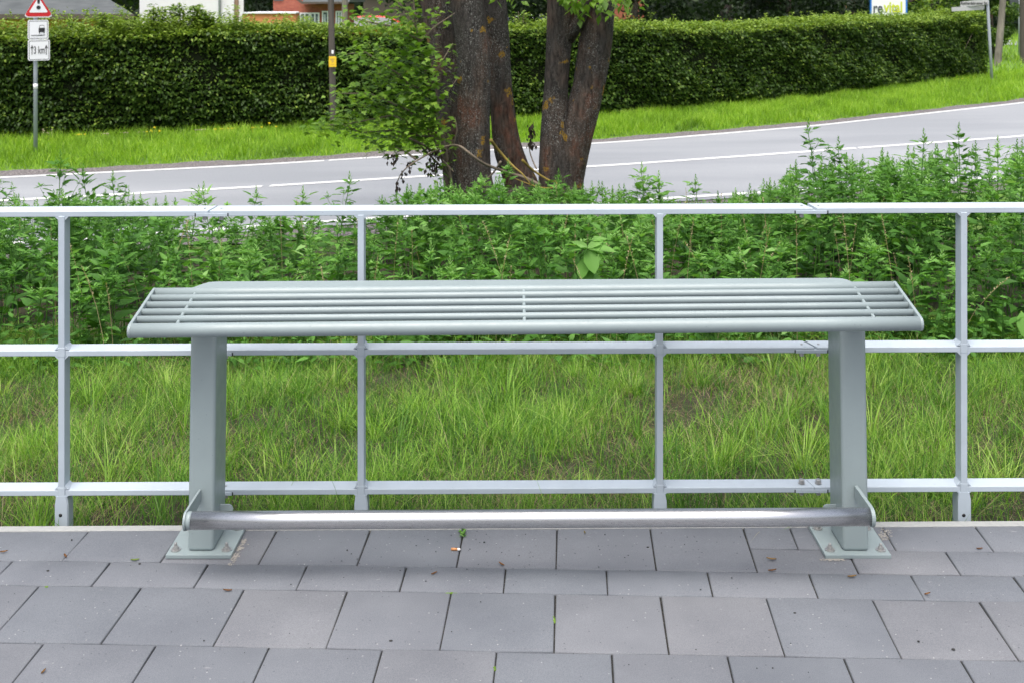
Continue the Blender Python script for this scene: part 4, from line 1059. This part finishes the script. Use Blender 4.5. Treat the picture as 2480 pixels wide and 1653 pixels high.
text_mesh('lettering', '===', .07, Vector((cx_.x, 21.85 - .157, cx_.z + .05)), M_doorbrown, yp, 0, .9) if False else None
for (a0, a1, b0, b1) in ((-.045, .045, .045, .052), (-.04, .02, .028, .035), (-.012, -.003, -.02, .02), (.01, .018, -.005, .02), (-.03, -.01, -.055, -.049), (.0, .03, -.055, -.049)):
    box('printed_mark', cx_.x + a0, cx_.x + a1, 21.85 - .1565, 21.85 - .1552, cx_.z + b0, cx_.z + b1, M_doorbrown, yp)
box('white_tag', cx_.x - .02, cx_.x + .02, 21.85 - .15, 21.85 - .142, cx_.z + .15, cx_.z + .22, M_white, e)
pole('pale wooden pole standing behind the hedge next to the brick house', 792, 792, 200, 30, 8.0)
pole('leaning grey wooden pole past the right end of the hedge', 2291, 2304, 152, 43, 8.5)
pole('dark wooden pole cut by the right picture edge', 2352, 2350, 145, 45, 9.0, M_darkwood)
# road-name sign
D = 35.2; zb = float(z_ground(14.6, D))
x0 = (2403 - 1240) * D / F; x1 = (2391 - 1240) * D / F
ns = empty('street_name_sign', (x0, D, zb), 'street name sign with two grey plates on a leaning post at the hedge end', 'street sign')
tube('post', [(x0, D, zb - .2), (x0 + (x1 - x0) * .5, D, (H + zb) / 2), (x1, D, H + .05), (x1 - .01, D, H + .3)], .045, M_post, ns, 14)
a = P(2329, 10, D)
cA = P(2360, 8, D - .05)
pA = rot_prism('name_plate', rrect(66 * D / F, 13 * D / F, .02), cA, rad(-3), 0, .02, M_tin, ns)
bm = bmesh.new()
for v_ in pA.data.vertices: v_.co.z += (v_.co.x - (cA.x - x0)) * .09
tm = text_mesh('lettering', 'Reinhardsbrunner Str.', .125, cA + Vector((0, -.012, -.005)), M_black, pA, rad(-3), .72, .001)
for v_ in tm.data.vertices: v_.co.z += (v_.co.x - 0) * 0
cB = P(2345, 21, D - .02)
pB = rot_prism('lower_plate', rrect(88 * D / F, 10 * D / F, .02), cB, rad(12), 0, .02, M_tin, ns)
for v_ in pB.data.vertices: v_.co.z += (v_.co.x - (cB.x - x0)) * .05
# advertising board
D = 42; k = D / F
ad = empty('advertising_board', ((2152 - 1240) * k, D, float(z_ground(13, D))), 'white advertising board with blue frame rising behind the hedge', 'sign board')
xa, xb = (2107 - 1240) * k, (2197 - 1240) * k; zb = -.2; zt = 2.7
box('panel', xa, xb, D, D + .08, zb, zt, M_white, ad)
for (q0, q1) in ((xa - .0, xa + .055), (xb - .055, xb + .0)): box('blue_frame', q0, q1, D - .02, D + .1, zb, zt, M_blue, ad)
for q0 in (xa + .02, xb - .08): box('leg', q0, q0 + .06, D + .02, D + .08, -.8, zb - .003, M_post, ad)
text_mesh('lettering', 're', .55, Vector((xa + .10, D - .02, 1.72 - 23 * k)), M_grey_letter, ad, 0, .75, .008, 'LEFT')
text_mesh('lettering', 'vital', .55, Vector((xa + .50, D - .02, 1.72 - 21 * k)), M_lime, ad, 0, .75, .012, 'LEFT')
# square board on steel post at far right
D = 50; k = D / F; xp = (2469 - 1240) * k
rb = empty('sign_back', (xp, D, float(z_ground(xp, D))), 'steel post with the dark back of a square sign at the right picture edge', 'road sign')
tube('post', [(xp, D, -.8), (xp, D, 2.6)], .05, M_post, rb, 12)
box('panel', xp - 24 * k, xp - 3 * k, D - .06, D - .03, 1.72 - 20 * k, 2.5, M_darkboard, rb, .005)
# grey marker behind the weeds at the right edge
p = P(2466, 430, 12.2); mk = empty('marker_post', (p.x, 12.2, float(z_ground(p.x, 12.2))), 'short grey roadside marker post half hidden by weeds at the right picture edge', 'marker post')
zt = 1.72 - 385 * 12.2 / F
box('shaft', p.x - .06, p.x + .06, 12.14, 12.26, float(z_ground(p.x, 12.2)) - .1, zt - .06, M_post, mk, .015)
box('cap', p.x - .068, p.x + .068, 12.13, 12.27, zt - .059, zt, M_darkboard, mk, .012)
# side road
strip('side_road', [lambda x: 60 + .0 * x, lambda x: 66 + 0 * x], .03, M_asphalt, 22, 60, 60, zf=lambda x, y: z_ground(x, y))

# ------------------------------------------------------------------ far hedge, trees, woodland
def crown_tree(name, label, x, y, rx, rz, zc, n, m, size, tr=.18, lobes=26, group=None, tone=(.45, .22), low=.35):
    zg = float(z_ground(x, y)); e = empty(name, (x, y, zg), label, 'tree', group)
    tube('trunk', [(x, y, zg - .2), (x + .05, y, zg + 1), (x, y, zc + rz * .3)], [tr, tr * .8, tr * .4], M_bark, e, 12)
    # clumped crown
    C = []
    for i in range(lobes):
        v = NR.normal(0, 1, 3); v /= np.linalg.norm(v); r = NR.uniform(.45, .95); C.append((x + v[0] * rx * r, y + v[1] * rx * r, zc + v[2] * rz * r, NR.uniform(.22, .4) * rx, NR.normal(0, .12)))
    C = np.array(C); ci = NR.integers(0, lobes, n); d = NR.normal(0, 1, (n, 3)); d /= np.linalg.norm(d, axis=1)[:, None]
    T = C[ci, :3] + d * (C[ci, 3] * NR.uniform(.5, 1.05, n))[:, None] * np.array([1, 1, .75])
    T[:, 2] = np.maximum(T[:, 2], zg + low + NR.uniform(0, .3, n))
    tn = np.clip(NR.normal(tone[0], tone[1], n) + C[ci, 4], 0, 1)
    scatter('crown', LEAF[0], LEAF[1], frames(NR.uniform(0, 6.28, n), NR.normal(-.5, .5, n), NR.uniform(-1, 1, n), NR.uniform(size * .6, size * 1.3, n)), T, tn, m, e)
    for k in range(5):
        c_ = C[k]; tube('limb', [(x, y, zc - rz * .3), tuple(c_[:3])], [tr * .5, .04], M_bark, e, 8)
T_list = [
    (-30, 46, 4.5, 4, 3.2, 'dark tree standing behind the left house', .3),
    (-9.6, 52, 2.2, 3.5, 2.6, 'dark tree in the gap between the white and the orange house', .25),
    (-4.6, 58, 3.0, 3.2, 4.2, 'dark drooping conifer right of the pale pole', .3),
    (-.4, 46, 3.0, 3.6, 2.8, 'dark conifer behind the left group of tree stems', .3),
    (4.5, 43, 2.8, 3.4, 2.6, 'dark conifer with lighter branch tips just right of the forked stem', .45),
    (8.2, 44, 2.6, 3.4, 2.5, 'broad dark conifer with yellow green tips over the middle of the hedge', .5),
    (10.9, 46, 2.3, 3.2, 2.5, 'black green conifer left of the advertising board', .3),
    (14.6, 50, 2.6, 3.5, 2.8, 'dark tree directly behind the advertising board', .3),
    (18.8, 52, 2.6, 3.2, 3.0, 'bright green broad tree behind the street name sign', .9),
]
for (x, y, rx, rz, zc, lab, tn) in T_list:
    bright = tn > .8
    crown_tree('broadleaf_tree' if bright else 'conifer_tree', lab, x, y, rx, rz, zc, 6500, M_leaf_hedge if bright else M_leaf_dark, .2, group='trees behind the hedge', tone=(tn if not bright else .75, .2), lobes=34)
crown_tree('round_bush', 'green bush growing behind the leaning pole past the hedge end', 19.6, 47.5, 1.1, 1.5, .8, 7000, M_leaf_hedge, .12, .05, 22, tone=(.6, .18), low=0)
# woodland backdrop
n = 26000; A = NR.uniform(rad(25), rad(155), n); rr_ = NR.uniform(80, 95, n); T = np.stack([rr_ * np.cos(A), rr_ * np.sin(A), NR.uniform(-.6, 1, n) ** 1 * 1.0 + NR.uniform(0, 9, n)], 1)
T[:, 2] += 1.0 * np.sin(A * 23) * (T[:, 2] > 6)
ex_v = []; 
AA = np.linspace(rad(22), rad(158), 90); V = np.array([[96 * math.cos(t), 96 * math.sin(t), z + (.8 * math.sin(t * 23) if z > 0 else 0)] for t in AA for z in (-1, 8.2)]); f2 = np.array([[2 * i, 2 * i + 1, 2 * i + 3, 2 * i + 2] for i in range(89)]).ravel()
o = scatter('woodland', LEAF[0], LEAF[1], frames(NR.uniform(0, 6.28, n), NR.normal(-.4, .4, n), NR.uniform(-1, 1, n), NR.uniform(.5, 1.1, n)), T, np.clip(NR.normal(.35, .2, n), 0, 1), M_leaf_dark, None, (V, f2, np.full(89, 4), np.full(len(V), .1)))
tag(o, 'far dark woodland closing the view behind the houses', 'woodland', kind='stuff')

# ------------------------------------------------------------------ houses
def win(parent, x0, x1, z0, z1, y, bars=1, curtain=True):
    f = None
    bm = bmesh.new(); t = .05
    for q in ((x0, x1, z0, z0 + t), (x0, x1, z1 - t, z1), (x0, x0 + t, z0 + t, z1 - t), (x1 - t, x1, z0 + t, z1 - t)): bm_box(bm, q[0], q[1], y - .05, y + .02, q[2], q[3])
    for i in range(bars):
        xm = x0 + (x1 - x0) * (i + 1) / (bars + 1); bm_box(bm, xm - .025, xm + .025, y - .048, y + .02, z0 + t, z1 - t)
    f = from_bm('window', bm, M_frame, parent)
    box('pane', x0 + t, x1 - t, y - .015, y - .008, z0 + t, z1 - t, M_glass, f)
    if curtain:
        for i in range(bars + 1):
            a0 = x0 + (x1 - x0) * i / (bars + 1) + .07; a1 = x0 + (x1 - x0) * (i + 1) / (bars + 1) - .07
            box('curtain', a0, a0 + (a1 - a0) * .6, y - .022, y - .018, z0 + .3, z1 - .12, M_curtain, f)
# house with grey roof
D = 38; k = D / F
h1_ = empty('bungalow', (-17, D, -.6), 'low orange bungalow with grey slate hip roof behind the left hedge', 'house')
xr = (325 - 1240) * k; xl = -30
ze = 1.72 - 38 * k
prism('wall', [(xl + .5, D + .5), (xr - .5, D + .5), (xr - 3.3, D + 8), (xl - 2.3, D + 8)], 'z', -.8, ze, M_orange, h1_)
bm = bmesh.new()
zr = ze + 2.3
vs = [bm.verts.new(p_) for p_ in ((xl, D, ze), (xr, D, ze + .0), (xr - 3.0, D + 8.5, ze), (xl - 3, D + 8.5, ze), (xl + 3, D + 4.2, zr), (xr - 5.2, D + 4.2, zr))]
for f in ((0, 1, 5, 4), (1, 2, 5), (2, 3, 4, 5), (3, 0, 4), (3, 2, 1, 0)): bm.faces.new([vs[i] for i in f])
from_bm('roof', bm, M_roof, h1_)
box('fascia', xl, xr, D - .03, D - .002, ze - .14, ze + .02, M_fascia, h1_)
win(h1_, (256 - 1240) * k, (285 - 1240) * k, .2, ze - .25, D + .5, 1)
win(h1_, (150 - 1240) * k, (190 - 1240) * k, .2, ze - .25, D + .5, 1)
# white house
D = 47; k = D / F
h2_ = empty('white_house', (-13, D, -.6), 'tall white plastered house with a brown door behind the elder shoots', 'house')
prism('wall', [((338 - 1240) * k, D), ((590 - 1240) * k, D), ((590 - 1240) * k - 1.9, D + 8), ((338 - 1240) * k - 1.9, D + 8)], 'z', -.8, 6, M_plaster, h2_)
bm = bmesh.new(); xa, xb = (338 - 1240) * k - .3, (590 - 1240) * k + .3
vs = [bm.verts.new(p_) for p_ in ((xa, D - .3, 6.002), (xb, D - .3, 6.002), (xb - 1.9, D + 8.3, 6.002), (xa - 1.9, D + 8.3, 6.002), (xa - 1, D + 4, 8.6), (xb - 1, D + 4, 8.6))]
for f in ((0, 1, 5, 4), (1, 2, 5), (2, 3, 4, 5), (3, 0, 4), (3, 2, 1, 0)): bm.faces.new([vs[i] for i in f])
from_bm('roof', bm, M_roof, h2_)
box('door', (568.5 - 1240) * k, (578 - 1240) * k, D - .05, D - .002, -.7, 1.70, M_doorbrown, h2_, .01)
box('door_frame', (565.5 - 1240) * k, (568 - 1240) * k, D - .08, D - .002, -.7, 1.80, M_frame, h2_)
tube('downpipe', [((533 - 1240) * k, D - .08, -.7), ((533 - 1240) * k, D - .08, 6)], .05, M_post, h2_, 10)
box('window', (533 - 1240) * k + .1, (541 - 1240) * k + .1, D - .04, D - .002, .7, 1.25, M_frame, h2_)
# brick / orange house
D = 42; k = D / F; X_ = lambda u: (u - 1240) * k; Z_ = lambda v: 1.72 - (v - VH) * k
h3_ = empty('brick_house', (-8, D, -.6), 'red brick house with orange annexe and white windows beside the wooden poles', 'house')
box('annexe_wall', X_(596), X_(724), D - .6, D + 2.5, -.8, Z_(33), M_orange, h3_)
box('annexe_roof_edge', X_(594), X_(725), D - .68, D + 2.5, Z_(33) + .002, Z_(30), M_frame, h3_)
box('gable_wall', X_(626), X_(732), D + 2.6, D + 9, -.8, 4.5, M_brick, h3_)
box('wall', X_(724) + .003, X_(834), D, D + 2.59, -.8, Z_(10) - .01, M_brick, h3_)
bm = bmesh.new()
vs = [bm.verts.new(p_) for p_ in ((X_(736), D - .5, Z_(10)), (X_(850), D - .5, Z_(9)), (X_(850), D + 3, Z_(9) + 1.6), (X_(722), D + 3, Z_(10) + 1.6), (X_(728), D - .5, Z_(4)), (X_(736), D - .5, Z_(13)), (X_(850), D - .5, Z_(12)))]
bm.free()
bm = bmesh.new(); A = [(X_(724), Z_(0)), (X_(737), Z_(10)), (X_(850), Z_(9)), (X_(850), Z_(9) + .07), (X_(740), Z_(9) + .06), (X_(726), Z_(0) + .1)]
bm_prism(bm, A, 'y', D - .55, D - .45); from_bm('fascia', bm, M_fascia, h3_)
bm = bmesh.new()
vs = [bm.verts.new(p_) for p_ in ((X_(737), D - .44, Z_(10) + .05), (X_(850), D - .44, Z_(9) + .05), (X_(850), D + 4, 3.6), (X_(737), D + 4, 3.6), (X_(850), D + 4, 1.6), (X_(737), D + 4, 1.6))]
for f in ((0, 1, 2, 3), (1, 4, 2), (0, 3, 5), (0, 5, 4, 1), (3, 2, 4, 5)): bm.faces.new([vs[i] for i in f])
from_bm('roof', bm, M_roof, h3_)
win(h3_, X_(726), X_(751), -.1, Z_(31), D, 1); win(h3_, X_(751.5), X_(774), -.1, Z_(31), D, 1); win(h3_, X_(780), X_(796), -.1, Z_(27), D, 0); win(h3_, X_(813), X_(829), -.1, Z_(27), D, 1)
box('attic_shutter', X_(628), X_(652), D + 2.55, D + 2.598, Z_(3), Z_(3) + 1.0, M_darkboard, h3_)
# far red barn behind conifers
D = 60; k = D / F
h4_ = empty('red_shed', (3.2, D, -.45), 'dark red wooden shed glimpsed behind the conifers right of the forked stem', 'shed')
box('wall', (1350 - 1240) * k, (1560 - 1240) * k, D, D + 5, -.5, 2.6, M_brick, h4_)
prism('roof', [(D - .4, 2.6), (D + 5.4, 2.6), (D + 2.5, 4.0)], 'x', (1345 - 1240) * k, (1565 - 1240) * k, M_roof, h4_)
h5_ = empty('dark_shed', (-2, 66, -.45), 'dark low shed behind the red car', 'shed')
box('wall', (880 - 1240) * 66 / F, (1080 - 1240) * 66 / F, 66, 70, -.5, 2.2, M_fascia, h5_)
prism('roof', [(65.6, 2.2), (70.4, 2.2), (68, 3.4)], 'x', (875 - 1240) * 66 / F, (1085 - 1240) * 66 / F, M_roof, h5_)

# ------------------------------------------------------------------ cars
def car(label, x, y, rz, paint, scale=1.0):
    zg = float(z_ground(x, y)); e = empty('parked_car', (0, 0, 0), label, 'car', 'cars parked behind the hedge')
    side = [(-2.1, .35), (-2.1, .72), (-1.95, .9), (-1.2, 1.0), (-.65, 1.38), (-.3, 1.46), (.8, 1.45), (1.35, 1.2), (1.75, 1.02), (2.08, .92), (2.12, .4), (1.7, .3), (-1.8, .3)]
    def mk(name, poly, y0, y1, m, par, bev=.04, taper=0):
        bm = bmesh.new(); bm_prism(bm, poly, 'y', y0, y1); bmesh.ops.recalc_face_normals(bm, faces=bm.faces)
        if taper:
            for v in bm.verts:
                if v.co.z > .95: v.co.y *= 1 - taper * (v.co.z - .95) / .5
        if bev: bmesh.ops.bevel(bm, geom=[e_ for e_ in bm.edges if e_.calc_face_angle(0) > .5], offset=bev, segments=3, affect='EDGES')
        return from_bm(name, bm, m, par, False)
    body = mk('body', side, -.85, .85, paint, e, .05, .28)
    gl = [(-1.08, 1.03), (-.62, 1.33), (-.3, 1.4), (.75, 1.39), (1.22, 1.18), (1.4, 1.03)]
    for s in (-1, 1):
        bm = bmesh.new(); bm_prism(bm, gl, 'y', -.004, .004)
        for v in bm.verts: v.co.y += s * (.856 * (1 - .28 * (v.co.z - .95) / .5))
        from_bm('side_window', bm, M_carglass, body)
    bm = bmesh.new(); v_ = [bm.verts.new(p_) for p_ in ((-1.17, -.7, 1.03), (-1.17, .7, 1.03), (-.68, .58, 1.375), (-.68, -.58, 1.375))]; bm.faces.new(v_)
    for q in v_: q.co += Vector((-.02, 0, .012))
    bmesh.ops.solidify(bm, geom=bm.faces[:], thickness=.008)
    from_bm('windscreen', bm, M_carglass, body)
    for wx in (-1.35, 1.3):
        for s in (-1, 1):
            wh = tube('wheel', [(wx, s * .66, .31), (wx, s * .87, .31)], .31, M_rubber, e, 24)
            tube('rim', [(wx, s * .871, .31), (wx, s * .88, .31)], .2, M_zinc, wh, 18)
    for s in (-1, 1): box('headlight', -2.12, -2.0, s * .62 - .13, s * .62 + .13, .68, .8, M_frame, e, .02)
    e.location = (x, y, zg); e.rotation_euler = (0, 0, rz); e.scale = (scale,) * 3
    return e
car('bright red car seen over the hedge beside the pale pole', (892 - 1240) * 50 / F, 50, rad(8), M_carred)
car('white car glimpsed between the tree stems over the hedge', (1278 - 1240) * 53 / F, 53, rad(60), M_carwhite)

# ------------------------------------------------------------------ litter on the paving
def gpt(ub, vb): 
    d = H * F / (vb * B - VH); return Vector(((ub * B - 1240) * d / F, d, 0))
litter = [
    (150, 1279, .026, .3, 2.2, 'curled brown leaf on the joint left of the left base plate'),
    (8, 1269, .024, .5, .3, 'brown leaf at the left picture edge on the last paving row'),
    (310, 1288, .026, .95, .1, 'yellow green leaf on the joint just left of the left base plate'),
    (523, 1358, .026, .2, 3.1, 'thin brown leaf sliver at the top of the large slabs left of centre'),
    (100, 1545, .022, .55, 1.4, 'light brown oval seed leaf on the slab in the lower left corner'),
    (1152, 1298, .026, .35, 2.3, 'brown leaf on the slab joint below the foot rail near centre'),
    (997, 1319, .022, .45, .7, 'small tan leaf on the narrow slab row near centre'),
    (1343, 1225, .018, .75, 1.7, 'tiny yellow leaf lying right of centre below the foot rail'),
    (1772, 1286, .03, .6, 2.9, 'forked tan leaf just left of the right base plate'),
    (1774, 1312, .026, .3, .2, 'brown leaf crumb in the joint below the forked tan leaf'),
    (1957, 1326, .028, .6, .15, 'long tan leaf on the narrow slab below the right base plate'),
    (2130, 1366, .022, .4, .4, 'curled tan leaf on the joint right of the right base plate'),
    (2250, 1262, .02, .1, .05, 'dark orange leaf sliver on the joint near the right picture edge'),
]
for (ub, vb, sz, to, az, lab) in litter:
    g = gpt(ub, vb); n_ = 9
    bm = bmesh.new()
    L_, W_ = sz, sz * .28; t1 = []; 
    for i in range(n_):
        t = i / (n_ - 1); wv_ = W_ * math.sin(math.pi * min(max(t, .04), .96)) ** .8 / 1
        zz = .003 + .0022 * abs(t - .45) ** 1.0 * 2 * (sz / .026)
        t1.append([bm.verts.new(((t - .5) * L_, -wv_ / 2, zz + .003)), bm.verts.new(((t - .5) * L_, 0, zz)), bm.verts.new(((t - .5) * L_, wv_ / 2, zz + .003))])
    for i in range(n_ - 1):
        for j in range(2): bm.faces.new((t1[i][j], t1[i + 1][j], t1[i + 1][j + 1], t1[i][j + 1]))
    bmesh.ops.solidify(bm, geom=bm.faces[:], thickness=.0006)
    bmesh.ops.transform(bm, matrix=Matrix.Translation(g) @ Matrix.Rotation(az, 4, 'Z'), verts=bm.verts)
    me = bpy.data.meshes.new('fallen_leaf'); bm.to_mesh(me); bm.free()
    at_ = me.attributes.new('tone', 'FLOAT', 'POINT'); at_.data.foreach_set('value', [to] * len(me.vertices))
    tag(link_mesh('fallen_leaf', me, M_litter), lab, 'leaf', 'fallen leaves on the paving')
g = gpt(1045, 1263) + Vector((0, 0, .0045))
cg = empty('cigarette_butt', g, 'crushed cigarette butt with orange filter on the joint below the foot rail', 'cigarette butt')
tube('filter', [g + Vector((-.012, .0005, 0)), g + Vector((.008, -.001, 0))], .004, M_filter, cg, 14)
tube('paper', [g + Vector((.0081, -.001, 0)), g + Vector((.013, -.003, .0004)), g + Vector((.0165, -.001, 0))], [.004, .0042, .0028], M_paper, cg, 12)
tube('ash_tip', [g + Vector((.0166, -.001, 0)), g + Vector((.018, -.002, 0))], [.0026, .001], M_ash, cg, 10)
def moss(label, ub, vb, lx, ly, n=16):
    g = gpt(ub, vb); bm = bmesh.new()
    for i in range(n):
        bmesh.ops.create_icosphere(bm, subdivisions=1, radius=R.uniform(.002, .0038), matrix=Matrix.Translation(g + Vector((R.uniform(-lx, lx), R.uniform(-ly, ly), R.uniform(-.003, .0005)))))
    tag(from_bm('moss_tuft', bm, M_moss), label, 'moss', 'moss tufts in the paving joints')
moss('green moss in the slab joint at the centre of the large slab row', 1273.5, 1422, .002, .014); moss('round moss tuft in the slab joint at the bottom picture edge', 1136, 1533, .002, .006, 9)
moss('long flat moss strip in the joint between narrow and large slabs left of centre', 1036, 1360.5, .018, .002, 20); moss('moss speck in the slab joint at the far left', 107, 1346, .004, .004, 7)
# sprig in the joint under the rail
g = gpt(1058, 1226); a = Plant()
for i in range(26): a.leaf((g.x + R.uniform(-.004, .004) + .0005 * i, g.y - .02 + R.uniform(0, .045), .001), R.uniform(0, 6.28), R.uniform(.2, 1.2), R.uniform(.008, .018), R.uniform(.5, .9), 0)
tag(a.build('joint_weed', M_leaf_weed, None, LEAF), 'small green sprig growing in the joint behind the cigarette butt', 'plant')
# dark crumbs of soil on the slabs under the foot rail
bm = bmesh.new()
for i in range(190):
    if i < 110: p = Vector((R.gauss(.05, .38), R.uniform(3.5, 3.76), .002))
    else: p = Vector((R.uniform(-1.6, 1.6), R.uniform(2.95, 3.7), .002))
    r = R.uniform(.0008, .0022) if R.random() < .93 else R.uniform(.003, .0042)
    bmesh.ops.create_icosphere(bm, subdivisions=1, radius=r, matrix=Matrix.Translation(p) @ Matrix.Diagonal((R.uniform(.7, 1.5), R.uniform(.7, 1.3), .6, 1)))
tag(from_bm('soil_crumbs', bm, M_ash), 'dark soil crumbs scattered on the slabs', 'crumbs', kind='stuff')
# mortar smears beside the base plates
M_mortar = mat('mortar', (.5, .47, .42), .95); L(M_mortar, mix(M_mortar, tex(M_mortar, 90, 5, .8), (.18, .17, .15), (.42, .4, .37)), bsdf(M_mortar).inputs['Base Color'])
def smear(label, cx, cy, lx, ly, rz, n):
    bm = bmesh.new()
    for i in range(n * 3):
        t = R.uniform(-1, 1); t = t + .12 * math.sin(t * 9); p = Vector((t * lx + R.gauss(0, ly), R.gauss(0, ly * 1.3), 0)); p.rotate(Matrix.Rotation(rz, 3, 'Z'))
        bmesh.ops.create_icosphere(bm, subdivisions=1, radius=R.uniform(.0008, .0042), matrix=Matrix.Translation((cx + p.x, cy + p.y, .0008)) @ Matrix.Rotation(R.uniform(0, 3), 4, 'Z') @ Matrix.Diagonal((1.6, .7, .2, 1)))
    tag(from_bm('mortar_residue', bm, M_mortar), label, 'mortar', kind='stuff')
smear('pale mortar residue along the right side of the left base plate', -.853, 3.62, .075, .004, rad(88), 60)
smear('pale mortar residue by the front corner of the right base plate', .985, 3.571, .03, .003, 0, 26)
smear('pale mortar residue behind the right base plate', 1.2, 3.74, .04, .006, rad(60), 22)
